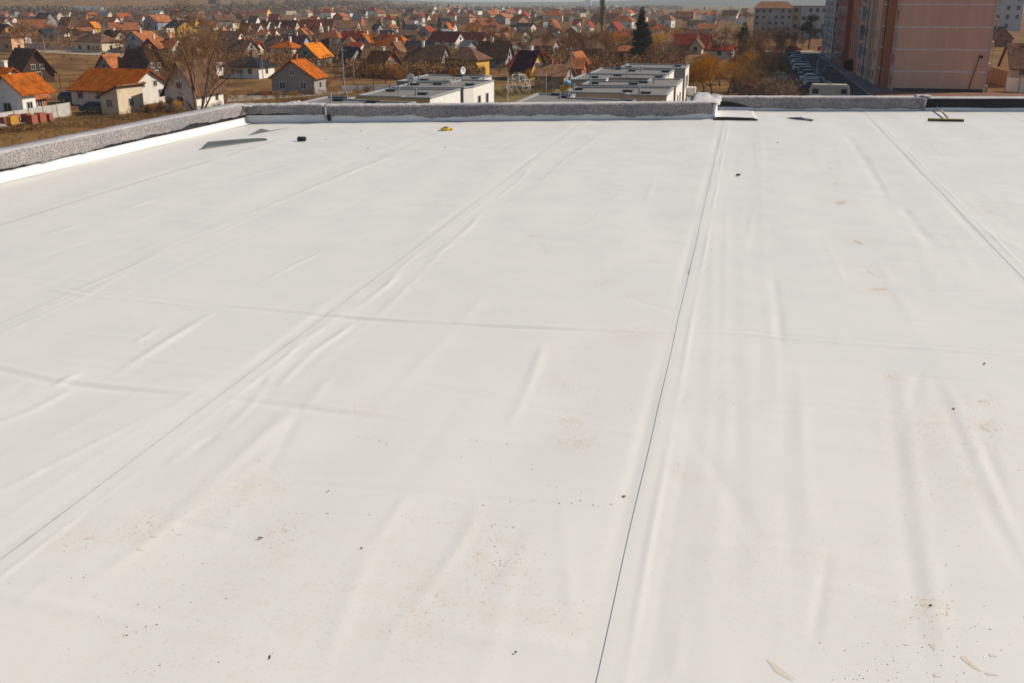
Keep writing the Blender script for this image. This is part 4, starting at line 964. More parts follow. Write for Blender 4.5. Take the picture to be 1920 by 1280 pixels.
# ================================================================ trees
def bare_meshes(seed, h, spread, ntw, tw, lean=0, trunk_r=None, col='a', up=.55, levels=4, weep=0):
    rnd = random.Random(seed); tr = MB(); cr = MB(); tips = []
    def branch(p, d, L, r, lv):
        n = 3 if lv < 2 else 2; q = p
        for i in range(n):
            d = (d+Vector((rnd.gauss(0, .12), rnd.gauss(0, .12), rnd.gauss(0, .06)+.04*up))).normalized()
            q2 = q+d*(L/n); ra = r*(1-i/n*.45); rb = r*(1-(i+1)/n*.45)
            (tr if lv < 2 else cr).tube(q, q2, ra, rb, 5 if lv < 2 else 3, cap=False)
            if lv >= 1 and i < n: tips.append((q2.copy(), d.copy(), L))
            if lv < levels and i >= (0 if lv else 1):
                for k in range(2 if lv < 1 else rnd.choice((1, 2))):
                    s = Vector((rnd.gauss(0, 1), rnd.gauss(0, 1), rnd.uniform(-.1, .8))).normalized()
                    branch(q2, (d*up+s*spread).normalized(), L*rnd.uniform(.52, .72), rb*.62, lv+1)
            q = q2
        if lv < levels: branch(q, d, L*.68, r*.52, lv+1)
        else: tips.append((q, d, L))
    r0 = trunk_r or h*.022
    branch(Vector((0, 0, -.2)), Vector((lean, 0, 1)).normalized(), h*.42, r0, 0)
    for i in range(ntw):
        p, d, L = rnd.choice(tips); s = Vector((rnd.gauss(0, 1), rnd.gauss(0, 1), rnd.gauss(.3-weep, .8))).normalized()
        q = p+s*rnd.uniform(.0, .5)*L; e = (d*.5+s).normalized(); ln = rnd.uniform(.05, .13)*h*(.6 if tw > .08 else 1)
        side = e.cross(Vector((rnd.random(), rnd.random(), rnd.random()))).normalized()*tw
        cr.add([q-side, q+side, q+e*ln], [(0, 1, 2)])
    return tr, cr
def mk(name, mb, m):
    me = bpy.data.meshes.new(name); me.from_pydata(mb.v, [], mb.f); me.materials.append(m); return me
def twigm(name, c, c2): return mat(name, c, rough=1, spec=.02, scale=.9, col2=c2, rnd=.22, lo=.3, hi=.7)
tw_brown = twigm('twigs_brown', (.17, .09, .04), (.36, .20, .095))
tw_grey = twigm('twigs_grey', (.14, .095, .06), (.28, .20, .13))
tw_ochre = twigm('twigs_ochre', (.40, .18, .02), (.66, .34, .05))
tw_red = twigm('twigs_reddish', (.23, .105, .04), (.43, .20, .075))
SP = []
for k, (seed, h, sp, n, tw, m, nm) in enumerate([(1, 10, .8, 2600, .022, tw_brown, 'brown'), (2, 10, .7, 2600, .022, tw_brown, 'brown'), (3, 10, .9, 2600, .024, tw_grey, 'grey-brown'), (4, 10, .75, 2800, .022, tw_red, 'reddish'), (5, 10, .85, 2600, .03, tw_ochre, 'ochre')]):
    a, b = bare_meshes(seed, h, sp, n, tw); SP.append((mk('trunk', a, m_bark), mk('crown', b, m), nm))
SF = []                                     # lighter versions for the far village
for k, (seed, sp, m, nm) in enumerate([(11, .9, tw_brown, 'brown'), (12, .8, tw_grey, 'grey-brown'), (13, .85, tw_red, 'reddish'), (14, .8, tw_brown, 'brown')]):
    a, b = bare_meshes(seed, 10, sp, 900, .10, levels=3); SF.append((mk('trunk', a, m_bark), mk('crown', b, m), nm))
NT = [0]
def bare(u, v, hpx, kind, far=False, label=None, wide=1.0, p=None, grp='bare trees in the village'):
    NT[0] += 1; p = p or G(u, v); s = scale_at(p); h = hpx/s; src = (SF if far else SP)[kind]
    sc = h/ (10.8)
    root = empty('bare_tree', (p.x, p.y, Ts(p.x, p.y)), random.uniform(0, 6.28)); root.scale = (sc*wide, sc*wide, sc)
    for me, nm in ((src[0], 'trunk'), (src[1], 'crown')):
        o = bpy.data.objects.new(nm, me); C.objects.link(o); o.parent = root
    base = '%s bare %s %s' % ('tall' if h > 11 else 'low' if h < 6 else 'mid-sized', src[2], 'bush' if h < 5 else 'tree')
    tag(root, label or uniq(base, u, v), 'tree', grp); return root
def conifer(u, v, hpx, wpx, label, dens=1.0, seed=1, dark=1.0, p=None, cyl=0):
    p = p or G(u, v); s = scale_at(p); h = hpx/s; w_ = wpx/s/2; rnd = random.Random(seed)
    root = empty('spruce_tree', (p.x, p.y, Ts(p.x, p.y))); tag(root, label, 'conifer', 'dark conifers'); usedlab[label] = 1
    mb = MB(); mb.tube((0, 0, -.2), (0, 0, h*.97), h*.014+.06, .02, 7); mb.build('trunk', m_bark, root)
    mb = MB(); n = int(5200*dens); lim = 90
    boughs = []
    for i in range(lim):
        t = (i+.5)/lim; z = h*(.06+.93*t); r = w_*((1-t)**.85 if not cyl else min(1, (1-t)*2.2)**.7*min(1, .4+t*3))*rnd.choice((.5, .8, 1, 1.2))*rnd.uniform(.8, 1.1)+.12; a = i*2.4+rnd.uniform(-.4, .4); boughs.append((z, r, a))
    for i in range(n):
        z, r, a = rnd.choice(boughs[:int(lim*.85)] if rnd.random() < .8 else boughs); k = rnd.random()**.6; a2 = a+rnd.gauss(0, .30)/(k+.35)
        rr = r*k; q = Vector((math.cos(a2)*rr, math.sin(a2)*rr, z-rr*.28+rnd.gauss(0, .02*h*.6)))
        e = Vector((math.cos(a2), math.sin(a2), rnd.uniform(-.6, .15))).normalized(); ln = h*rnd.uniform(.025, .06); sd_ = e.cross(Vector((rnd.gauss(0, 1), rnd.gauss(0, 1), 1.5))).normalized()*ln*.22
        mb.add([q-sd_, q+sd_, q+e*ln], [(0, 1, 2)])
    mb.build('crown', m_con, root); return root
m_con = mat('conifer_needles', (.012, .020, .012), rough=.9, spec=.1, scale=2.5, col2=(.035, .048, .022))
conifer(1200, 118, 99, 46, 'tallest dark spruce, standing behind the second terrace row', 1.2, 3)
conifer(1212, 112, 62, 30, 'lower spruce crown grown against the tallest dark spruce', 1, 33)
conifer(1165, 128, 30, 22, 'short dark spruce left of the tallest one, behind the second terrace row', .8, 4)
conifer(1392, 106, 62, 26, 'dark cypress-like conifer left of the grey apartment block', 1.2, 5, cyl=1)
conifer(778, 147, 30, 26, 'small spruce just left of the near white terrace row', .8, 6)
conifer(747, 58, 24, 9, 'left one of the twin dark spruces in the village', .5, 7); conifer(757, 58, 25, 9, 'right one of the twin dark spruces in the village', .5, 8)
conifer(824, 60, 28, 14, 'dark spruce behind the large maroon roof', .6, 9); conifer(588, 90, 24, 18, 'small dark spruce behind the bright amber roof', .6, 10)
conifer(198, 126, 30, 22, 'small spruce on the left meadow above the orange-roofed house', .8, 12); conifer(931, 43, 14, 6, 'small dark spruce among the far middle houses', .3, 13)
conifer(842, 22, 16, 7, 'tiny dark spruce near the skyline woods', .3, 14); conifer(1223, 36, 18, 6, 'slim far conifer right of the tallest spruce', .3, 15); conifer(1231, 34, 16, 6, 'second slim far conifer right of the tallest spruce', .3, 16); conifer(1338, 46, 14, 7, 'far conifer by the silver flat-roofed hall', .3, 17)
# broad pine by the apartment blocks
pp = G(1516, 93); s_ = scale_at(pp)
root = empty('pine_tree', (pp.x, pp.y, Ts(pp.x, pp.y))); tag(root, 'broad dark pine standing at the end of the car park street', 'pine tree')
mb = MB(); hh = 58/s_; mb.tube((0, 0, -.2), (.3, 0, hh*.9), .28, .06, 8)
rr_ = random.Random(2); bl = []
for i in range(22):
    t = rr_.uniform(.28, .98); a = rr_.uniform(0, 6.28); r = (1.05-t)*hh*.62*rr_.uniform(.5, 1.1); q = Vector((.3*t+math.cos(a)*r, math.sin(a)*r, hh*t+r*.12)); mb.tube((.3*t, 0, hh*t*.93), q, .07, .02, 4, cap=False); bl.append(q)
mb.build('trunk', m_bark, root)
mb = MB()
for i in range(5200):
    q = rr_.choice(bl); q = q*1.0+Vector((rr_.gauss(0, .85), rr_.gauss(0, .85), rr_.gauss(0, .38))); 
    if rr_.random() < .25: q = Vector((q.x*rr_.random(), q.y*rr_.random(), q.z))
    e = Vector((rr_.gauss(0, 1), rr_.gauss(0, 1), rr_.gauss(.4, .6))).normalized(); sd_ = e.orthogonal().normalized()*.07; mb.add([q-sd_, q+sd_, q+e*.42], [(0, 1, 2)])
mb.build('crown', mat('pine_needles', (.016, .022, .012), rough=.9, spec=.1, scale=1.5, col2=(.05, .05, .02)), root)
# big forked bare tree in front of the huge brown roof
pt = G(372, 218); st = scale_at(pt)
rnd = random.Random(8)
root = empty('bare_tree', (pt.x, pt.y, GZ)); root.scale = (.9, .9, .9); tag(root, 'large forked bare tree rising over the huge brown roof at the left', 'tree')
tr = MB(); cr = MB(); tips = []
def br(p, d, L, r, lv):
    n = 4 if lv < 2 else 3; q = p
    for i in range(n):
        d = (d+Vector((rnd.gauss(0, .09), rnd.gauss(0, .09), .05))).normalized(); q2 = q+d*L/n; ra = r*(1-i/n*.4); rb = r*(1-(i+1)/n*.4)
        (tr if lv < 2 else cr).tube(q, q2, ra, rb, 6 if lv < 2 else 3, cap=False)
        if lv < 5 and i >= 1:
            s = Vector((rnd.gauss(0, 1), rnd.gauss(0, 1), rnd.uniform(0, .9))).normalized(); br(q2, (d*.75+s*.55).normalized(), L*rnd.uniform(.5, .68), rb*.55, lv+1)
        q = q2
        if lv > 1: tips.append((q2, d, L))
    if lv < 5: br(q, (d+Vector((rnd.gauss(0, .25), rnd.gauss(0, .25), 0))).normalized(), L*.66, r*.55, lv+1)
for (x, d, L, r) in [(0, (-.38, 0, 1), 6.2, .26), (.7, (.30, .1, 1), 5.8, .22), (-.9, (-.75, .1, 1), 4.4, .15), (.9, (.62, -.2, 1), 4.6, .15)]: br(Vector((x*.35, 0, -.2)), Vector(d).normalized(), L, r, 0)
for i in range(6500):
    p, d, L = rnd.choice(tips); s = Vector((rnd.gauss(0, 1), rnd.gauss(0, 1), rnd.gauss(.3, .7))).normalized(); q = p+s*rnd.uniform(0, .25)*L; e = (d*.8+s).normalized(); sd_ = e.orthogonal().normalized()*.014
    cr.add([q-sd_, q+sd_, q+e*rnd.uniform(.5, 1.1)], [(0, 1, 2)])
tr.build('trunk', mat('bark_tan', (.22, .14, .085), rough=.95, var=.3, scale=3), root); cr.build('crown', tw_brown, root)
# bare poplar
pt = G(1128, 66); st = scale_at(pt); hp = 84/st; rnd = random.Random(9)
root = empty('poplar_tree', (pt.x, pt.y, Ts(pt.x, pt.y))); tag(root, 'tall narrow bare poplar rising to the top of the picture', 'tree')
mb = MB(); mb.tube((0, 0, -.2), (0, 0, hp), .5, .05, 7); cr = MB()
for i in range(170):
    z = hp*rnd.uniform(.12, .95); a = rnd.uniform(0, 6.28); L = hp*.16*rnd.uniform(.6, 1.2); e = Vector((math.cos(a)*.35, math.sin(a)*.35, 1)).normalized(); cr.tube((0, 0, z), Vector((0, 0, z))+e*L, .07, .02, 3, cap=False)
    for k in range(16):
        q = Vector((0, 0, z))+e*L*rnd.uniform(.2, 1); f = Vector((rnd.gauss(0, .5), rnd.gauss(0, .5), 1)).normalized(); sd_ = f.orthogonal().normalized()*.045; cr.add([q-sd_, q+sd_, q+f*rnd.uniform(1, 2.4)], [(0, 1, 2)])
mb.build('trunk', m_bark, root); cr.build('crown', tw_grey, root)
# willow and the dense thicket in the shade of the apartment block
for (u, v, h, k, lab, wd) in [(1303, 184, 70, 4, 'ochre willow crown at the right end of the second terrace row', .75), (1335, 182, 84, 4, 'widest ochre willow right of the second terrace row', .85), (1365, 176, 66, 4, 'ochre willow nearest the shaded thicket', .95),
    (1325, 150, 52, 0, 'brown bare tree rising behind the ochre willows', .9), (1400, 182, 70, 0, 'tall brown bare tree at the left border of the shaded thicket', .9), (1420, 172, 84, 1, 'tallest brown bare tree of the shaded thicket', .8), (1440, 184, 54, 2, 'grey-brown bare tree in the shaded thicket nearest the roof', 1),
    (1452, 160, 50, 1, 'brown bare tree in the shade beside the parked cars', .7), (1440, 146, 100, 1, 'reddish bare tree in front of the weathered apartment block', .8), (1405, 138, 80, 0, 'reddish bare tree beside the dark cypress', .85), (1474, 122, 66, 0, 'brown bare tree left of the far parked cars', .8),
    (1465, 112, 66, 3, 'reddish bare tree at the foot of the weathered apartment block', .9), (1478, 190, 26, 2, 'low grey-brown shrub between the parked cars and the roof edge', 1.0), (1422, 190, 48, 2, 'grey-brown shrub close behind the set back parapet', 1.2), (1375, 130, 50, 2, 'grey-brown bare tree behind the willow and the cypress', 1),
    (1312, 152, 50, 4, 'ochre tree behind the end of the second terrace row', .9), (1350, 162, 64, 4, 'ochre tree between the willows and the dark cypress', .9), (1382, 158, 62, 3, 'reddish tree between the willows and the shaded thicket', .9), (1408, 190, 56, 3, 'reddish bare tree just behind the parapet left of the thicket', .9),
    (1396, 148, 58, 4, 'ochre tree beside the dark cypress foot', .9), (1320, 172, 66, 4, 'ochre tree between the two nearest willows', .9),
    (1350, 110, 44, 2, 'grey-brown tree clump near the small white wall', 1), (1285, 122, 40, 2, 'grey-brown tree right behind the second terrace row', 1.1), (1250, 118, 46, 2, 'grey-brown tree behind the last terrace house', 1.1), (1225, 122, 40, 0, 'brown tree at the right of the tallest spruce', 1), (1262, 90, 40, 4, 'ochre tree left of the wide red barn', .8), (1240, 96, 38, 4, 'ochre tree right of the tallest spruce', .8)]:
    usedlab[lab] = 1; bare(u, v, h, k, label=lab, wide=wd*(1.35 if k == 4 else 1.15 if u < 1435 else 1))
for (u, v, h, k, wd) in [(1105, 112, 56, 0, 1), (1068, 108, 50, 0, 1), (1020, 104, 52, 1, 1), (1085, 96, 44, 3, 1), (1140, 110, 58, 3, 1), (1155, 100, 46, 4, 1), (1000, 96, 40, 2, 1), (1180, 108, 40, 2, 1), (975, 92, 34, 0, 1), (1040, 92, 40, 2, 1.1), (1125, 124, 30, 2, 1.2), (1150, 132, 24, 2, 1.3), (1218, 128, 28, 2, 1.2),
    (1490, 96, 40, 2, 1), (1505, 92, 26, 0, 1), (1455, 90, 40, 3, 1), (1420, 96, 44, 0, 1), (1432, 84, 30, 2, 1), (1375, 92, 40, 3, 1), (1360, 84, 36, 0, 1), (1395, 84, 34, 2, 1), (1340, 80, 24, 3, 1), (1250, 70, 24, 0, 1), (1280, 66, 20, 2, 1),
    (700, 160, 40, 3, 1.1), (722, 166, 44, 0, 1.1), (748, 168, 40, 3, 1.1), (675, 150, 30, 0, 1.1), (735, 150, 34, 4, 1), (790, 146, 30, 0, 1.2), (815, 146, 28, 3, 1.3), (838, 144, 26, 3, 1.2), (860, 146, 26, 4, 1.2), (868, 148, 50, 2, .8), (885, 140, 26, 0, 1.1), (760, 178, 26, 0, 1.2), (690, 182, 24, 3, 1.2),
    (905, 150, 24, 0, 1), (935, 142, 22, 2, 1), (985, 160, 34, 4, .9), (1010, 172, 26, 0, 1.2), (1035, 174, 24, 0, 1.2), (1055, 172, 26, 3, 1.1), (960, 148, 26, 0, 1), (500, 190, 22, 3, 1.3), (520, 192, 24, 0, 1.2), (548, 188, 20, 4, 1.3), (585, 186, 24, 0, 1.1), (612, 172, 26, 3, 1.1), (630, 152, 30, 0, .9), (595, 150, 26, 0, 1), (452, 148, 26, 2, 1),
    (490, 130, 30, 0, 1), (520, 118, 26, 0, 1), (345, 205, 40, 0, .8), (322, 208, 30, 3, 1), (302, 212, 26, 0, 1.2), (335, 212, 26, 4, 1.1), (285, 214, 22, 3, 1.2), (262, 216, 18, 0, 1.3), (430, 160, 34, 0, 1), (405, 150, 40, 0, .9), (312, 150, 36, 0, 1), (328, 128, 34, 1, 1), (350, 116, 40, 0, 1), (385, 112, 38, 3, 1), (362, 96, 36, 0, 1), (402, 72, 40, 3, 1), (380, 66, 34, 0, 1), (360, 54, 30, 3, 1),
    (130, 90, 22, 0, 1), (100, 82, 24, 2, 1), (72, 84, 26, 0, 1), (150, 78, 24, 0, 1), (120, 74, 22, 0, 1), (84, 62, 22, 2, 1), (60, 72, 24, 2, 1), (210, 62, 22, 0, 1), (222, 74, 24, 2, 1), (135, 118, 12, 0, 1), (162, 122, 10, 3, 1), (120, 112, 10, 2, 1), (215, 112, 14, 0, 1), (240, 108, 12, 2, 1)]:
    bare(u, v, h, k, wide=wd)
rnd = random.Random(21); random.seed(4); n = 0
while n < 165:
    v = 15+(rnd.random()**1.3)*90; u = rnd.uniform(-10, 1420)
    if v < 24 and u < 560: continue
    if u > 1230 and v > 60: continue
    if v > 60 and any(abs(u-a) < b*.45 and -2 < v-c < 9 for a, c, b in occ): continue
    s = scale_at(G(u, v)); bare(u, v, rnd.uniform(5, 10)*s, rnd.randrange(4), far=True, wide=rnd.uniform(.9, 1.4)); n += 1
print('trees', NT[0])
# far scrub and woods: nobody could count these
def woods(name, label, spots, n, hgt, m, tw, seed):
    rnd = random.Random(seed); mb = MB()
    for i in range(n):
        (u0, v0, u1, v1, sp) = rnd.choice(spots); t = rnd.random(); q = G(u0+(u1-u0)*t, v0+(v1-v0)*t+rnd.uniform(-sp, sp)); d = q.length
        h = hgt*rnd.uniform(.5, 1.2)
        for k in range(26):
            a = rnd.uniform(0, 6.28); rr = h*.5*rnd.random(); b = Vector((q.x+math.cos(a)*rr, q.y+math.sin(a)*rr, Ts(q.x, q.y)+h*rnd.uniform(.1, .75)))
            e = Vector((rnd.gauss(0, .9), rnd.gauss(0, .9), rnd.gauss(.6, .6))).normalized()*h*.22; sd_ = e.cross(Vector((rnd.gauss(0, 1), rnd.gauss(0, 1), rnd.gauss(0, 1)))).normalized()*h*tw
            mb.add([b-sd_, b+sd_, b+e], [(0, 1, 2)])
    o = mb.build(name, m); tag(o, label, 'woods', kind='stuff')
woods('scrub_woods', 'dark leafless scrub along the foot of the hill and on the skyline', [(0, 28, 130, 28, 2), (0, 27, 400, 29, 3), (400, 23, 600, 18, 4), (540, 12, 830, 8, 6), (560, 14, 700, 12, 5), (420, 27, 560, 22, 5), (300, 25, 420, 25, 3), (800, 10, 1000, 8, 3), (1000, 12, 1180, 10, 4), (620, 22, 800, 20, 5), (1180, 16, 1280, 18, 3), (850, 20, 1200, 24, 6)], 2600, 9, tw_grey, .09, 3)
woods('village_undergrowth', 'brown garden scrub between the village houses', [(0, 60, 1400, 52, 16), (0, 45, 1250, 40, 10), (0, 90, 1400, 90, 12), (300, 120, 900, 120, 12), (650, 140, 900, 150, 6), (1000, 140, 1280, 118, 12), (900, 100, 1230, 100, 12), (0, 75, 1250, 70, 14), (850, 85, 1250, 80, 14), (0, 40, 1250, 36, 12), (0, 30, 1250, 30, 6)], 7500, 2.8, tw_brown, .035, 6)
woods('dry_grass_tufts', 'tufts of tall dry grass below the building', [(0, 262, 430, 200, 18), (0, 245, 300, 225, 10), (260, 215, 420, 205, 8), (430, 185, 700, 178, 6), (930, 178, 1040, 172, 5), (1290, 190, 1560, 184, 8)], 1500, .9, m_grass, .03, 7)
woods('shaded_thicket', 'dark undergrowth of the shaded thicket beside the parked cars', [(1395, 186, 1490, 186, 8), (1400, 165, 1450, 160, 14), (1420, 150, 1465, 130, 10), (1380, 140, 1470, 110, 10)], 900, 3.4, tw_grey, .010, 8)
# ================================================================ terrace rows
m_roofg = mat('grey_roof_felt', (.205, .19, .17), rough=.9, var=.08, scale=.5)
m_cop = mat('grey_coping', (.34, .35, .35), rough=.5, var=.1)
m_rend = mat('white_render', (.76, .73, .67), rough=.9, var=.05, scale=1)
m_side = mat('taupe_and_shade_render', (.33, .30, .27), rough=.9, var=.06, scale=1)
m_ochr = mat('ochre_render', (.55, .36, .13), rough=.9, var=.08)
m_beig = mat('beige_render', (.50, .36, .24), rough=.9, var=.08)
m_blue = mat('blue_vent', (.04, .06, .08), rough=.5)
RZ = -5.5
def terrace(label, poly, front, fronts_y, hatches, wells=(), wallz=0, rz=RZ, name='terrace_house', extras=True):
    """poly ccw; front = X of the sunlit right face, fronts_y = its y range"""
    x0 = min(p[0] for p in poly); y0 = min(p[1] for p in poly); root = empty(name, (x0, y0, GZ)); tag(root, label, 'terraced house', 'flat-roofed terraced houses'); usedlab[label] = 1
    Lp = [(p[0]-x0, p[1]-y0) for p in poly]; h = rz-GZ
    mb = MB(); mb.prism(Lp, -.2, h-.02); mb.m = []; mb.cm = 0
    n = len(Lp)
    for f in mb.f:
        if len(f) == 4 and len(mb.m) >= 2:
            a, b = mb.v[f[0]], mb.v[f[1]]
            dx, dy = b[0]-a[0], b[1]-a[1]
            mb.m.append(0 if (dy > abs(dx)) else (2 if dx > 0 and wells else 1))  # sides turned from the sun get taupe: their shade is painted in
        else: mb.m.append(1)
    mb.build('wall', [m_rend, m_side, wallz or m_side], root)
    mb = MB(); mb.prism([(a, b) for a, b in Lp], h-.015, h+.03); rf = mb.build('roof', m_roofg, root)
    mb = MB()
    for i in range(n):                      # coping boxes along every edge
        a = Vector((*Lp[i], 0)); b = Vector((*Lp[(i+1) % n], 0)); d = (b-a).normalized(); k = Vector((-d.y, d.x, 0)); L = (b-a).length
        vs = []
        for z in (h+.032, h+.14):
            for q in (a-k*.06, b-k*.06, b+k*.20, a+k*.20): vs.append((q.x, q.y, z+i*.002))
        mb.add(vs, [(3, 2, 1, 0), (4, 5, 6, 7), (0, 1, 5, 4), (1, 2, 6, 5), (2, 3, 7, 6), (3, 0, 4, 7)])
    mb.build('coping', m_cop, rf)
    for (hx, hy) in hatches:
        mb = MB(); sx, sy = (.40, .20)
        mb.box(hx-x0-sx, hy-y0-sy, h+.032, hx-x0+sx, hy-y0+sy, h+.18); mb.box(hx-x0-sx-.1, hy-y0-sy-.1, h+.18, hx-x0+sx+.1, hy-y0+sy+.1, h+.22)
        mb.build('skylight', m_blue, rf)
    for k, (hx, hy) in enumerate(hatches[:2]):
        mb = MB(); px_, py_ = hx-x0+(1.1 if k else -.2), hy-y0-1.1; mb.tube((px_, py_, h+.02), (px_, py_, h+.55), .07, .07, 8); mb.tube((px_, py_, h+.55), (px_, py_, h+.62), .12, .10, 8); mb.build('vent_pipe', m_cop, rf)
    if extras:
        ya, yb = fronts_y; X = front-x0
        for k in range(2):
            for t in (.22, .62):
                yy = ya-y0+(yb-ya)*t; z = 1+k*2.7
                mb = MB(); mb.box(X-.05, yy-.5, z, X+.05, yy+.5, z+1.5); f = mb.build('window', m_frame, root)
                mb = MB(); mb.box(X+.052, yy-.4, z+.1, X+.07, yy+.4, z+1.4); mb.build('pane', m_win, f)
        yy = ya-y0+(yb-ya)*.82; mb = MB(); mb.box(X+.01, yy-.6, 2.5, X+1.3, yy+.6, 2.62); mb.build('canopy', m_side, root)
        mb = MB(); mb.box(X-.03, yy-.5, .15, X+.04, yy+.5, 2.3); mb.build('door', m_wood, root)
        mb = MB(); mb.box(X+.01, yy-1.6, 2.75, X+1.1, yy-.1, 3.65); mb.build('balcony', m_rend, root)
    return root
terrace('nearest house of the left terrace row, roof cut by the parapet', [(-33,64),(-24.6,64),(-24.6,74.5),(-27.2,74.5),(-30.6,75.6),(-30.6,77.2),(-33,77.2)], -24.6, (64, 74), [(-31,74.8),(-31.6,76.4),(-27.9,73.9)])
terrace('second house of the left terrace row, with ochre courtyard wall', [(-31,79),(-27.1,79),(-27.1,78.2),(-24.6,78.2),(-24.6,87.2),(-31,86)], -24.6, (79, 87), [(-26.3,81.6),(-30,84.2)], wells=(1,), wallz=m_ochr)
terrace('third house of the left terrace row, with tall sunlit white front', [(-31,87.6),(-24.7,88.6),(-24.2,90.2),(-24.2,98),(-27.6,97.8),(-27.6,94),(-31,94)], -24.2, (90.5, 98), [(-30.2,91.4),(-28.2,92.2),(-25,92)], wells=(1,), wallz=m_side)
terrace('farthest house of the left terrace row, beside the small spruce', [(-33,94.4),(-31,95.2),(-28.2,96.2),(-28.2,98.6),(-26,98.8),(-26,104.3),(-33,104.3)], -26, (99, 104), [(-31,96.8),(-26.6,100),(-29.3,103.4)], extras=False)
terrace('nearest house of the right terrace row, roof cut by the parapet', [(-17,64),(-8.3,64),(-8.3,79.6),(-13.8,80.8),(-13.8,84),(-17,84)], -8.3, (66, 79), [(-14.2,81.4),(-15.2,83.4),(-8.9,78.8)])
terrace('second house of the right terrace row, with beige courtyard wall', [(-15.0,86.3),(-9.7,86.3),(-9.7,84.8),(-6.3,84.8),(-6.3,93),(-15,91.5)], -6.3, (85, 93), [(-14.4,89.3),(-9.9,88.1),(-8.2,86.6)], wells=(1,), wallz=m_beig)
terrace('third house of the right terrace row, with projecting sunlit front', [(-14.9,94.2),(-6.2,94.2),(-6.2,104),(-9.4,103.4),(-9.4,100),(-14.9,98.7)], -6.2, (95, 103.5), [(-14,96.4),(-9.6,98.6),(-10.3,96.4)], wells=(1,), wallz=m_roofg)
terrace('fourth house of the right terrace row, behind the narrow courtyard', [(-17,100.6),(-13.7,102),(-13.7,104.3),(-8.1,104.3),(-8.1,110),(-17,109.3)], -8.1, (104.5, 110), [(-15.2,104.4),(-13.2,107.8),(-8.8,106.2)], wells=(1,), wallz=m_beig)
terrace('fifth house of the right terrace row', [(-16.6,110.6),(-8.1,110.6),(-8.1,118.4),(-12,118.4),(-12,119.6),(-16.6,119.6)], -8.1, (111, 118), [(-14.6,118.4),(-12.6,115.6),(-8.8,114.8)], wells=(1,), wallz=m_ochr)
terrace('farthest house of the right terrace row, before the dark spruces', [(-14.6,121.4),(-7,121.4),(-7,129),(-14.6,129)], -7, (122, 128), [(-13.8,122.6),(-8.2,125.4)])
def dish(name, label, x, y, z, r, m, az):
    root = empty(name, (x, y, z)); tag(root, label, 'satellite dish'); root.rotation_euler = (0, 0, az)
    mb = MB(); mb.tube((0, 0, 0), (0, 0, .9), .03, .03, 6); mb.build('mast', m_dark, root)
    mb = MB(); vs = [(0, 0, .9)]; n = 18
    for k in (1, 2, 3):
        for i in range(n): a = 2*math.pi*i/n; vs.append((math.cos(a)*r*k/3, -.12*(k/3)**2, .9+math.sin(a)*r*k/3))
    fs = [(0, 1+i, 1+(i+1) % n) for i in range(n)]+[(1+k*n+i, 1+(k+1)*n+i, 1+(k+1)*n+(i+1) % n, 1+k*n+(i+1) % n) for k in (0, 1) for i in range(n)]
    mb.add(vs, fs); o = mb.build('reflector', m, root, smooth=True); s = o.modifiers.new('s', 'SOLIDIFY'); s.thickness = .03
q = PZ(771, 166, RZ); dish('satellite_dish', 'white satellite dish on the left terrace roofs', q.x, q.y, RZ+.03, .36, m_lwhite, -.1)
q = PZ(850, 155, RZ); dish('satellite_dish', 'orange satellite dish on the left terrace roofs', q.x, q.y, RZ+.03, .38, mat('orange_dish', (.5, .17, .05)), -.1)
q = PZ(867, 151, RZ); dish('satellite_dish', 'narrow white satellite dish right of the orange one', q.x, q.y, RZ+.03, .36, m_lwhite, 1.1)
q = PZ(412, 152, GZ)
# ================================================================ playground
q = G(972, 178)
root = empty('climbing_dome', q); tag(root, 'white geometric climbing dome on the playground lawn', 'climbing frame')
bm = bmesh.new(); bmesh.ops.create_icosphere(bm, subdivisions=2, radius=1.9); mb = MB(); seg = []
ds = bmesh.ops.subdivide_edges
bm.verts.ensure_lookup_table()
rnd = random.Random(4)
for e in bm.edges:
    a, b = e.verts[0].co.copy(), e.verts[1].co.copy()
    if a.z < -1.3 or b.z < -1.3 or rnd.random() < .3: continue
    mb.tube(Vector((a.x, a.y, a.z+1.35)), Vector((b.x, b.y, b.z+1.35)), .036, .036, 5)
bm.free(); mb.build('bars', m_lwhite, root)
q = G(931, 184); root = empty('slide', q, R(25)); tag(root, 'red playground slide at the right end of the left terraces', 'slide')
mb = MB(); mb.add([(-1.3, -.25, 1.9), (-1.3, .25, 1.9), (1.0, .25, .2), (1.0, -.25, .2), (1.4, -.25, .15), (1.4, .25, .15), (-1.3, -.25, 1.8), (-1.3, .25, 1.8), (1.0, .25, .1), (1.0, -.25, .1), (1.4, -.25, .05), (1.4, .25, .05)], [(0, 3, 2, 1), (3, 4, 5, 2), (6, 7, 8, 9), (9, 8, 11, 10), (0, 6, 9, 3), (1, 2, 8, 7), (3, 9, 10, 4), (2, 5, 11, 8), (0, 1, 7, 6), (4, 10, 11, 5)])
mb.box(-1.3, -.32, 1.8, -1.2, -.26, 2.2); mb.build('chute', mat('red_plastic', (.45, .04, .03), rough=.4), root)
mb = MB(); mb.tube((-1.3, -.2, 0), (-1.3, -.2, 1.85), .04, .04); mb.tube((-1.3, .2, 0), (-1.3, .2, 1.85), .04, .04)
for z in (.4, .8, 1.2, 1.6): mb.tube((-1.3, -.2, z), (-1.3, .2, z), .025, .025, 5)
mb.build('ladder', m_dark, root)
q = G(1061, 180); root = empty('play_house', q, R(-15)); tag(root, 'small yellow and blue plastic play house by the right terraces', 'play house')
mb = MB(); mb.box(-.75, -.6, 0, .55, .6, 1.5); mb.build('wall', mat('yellow_play', (.7, .38, .03), rough=.5), root, bevel=.05)
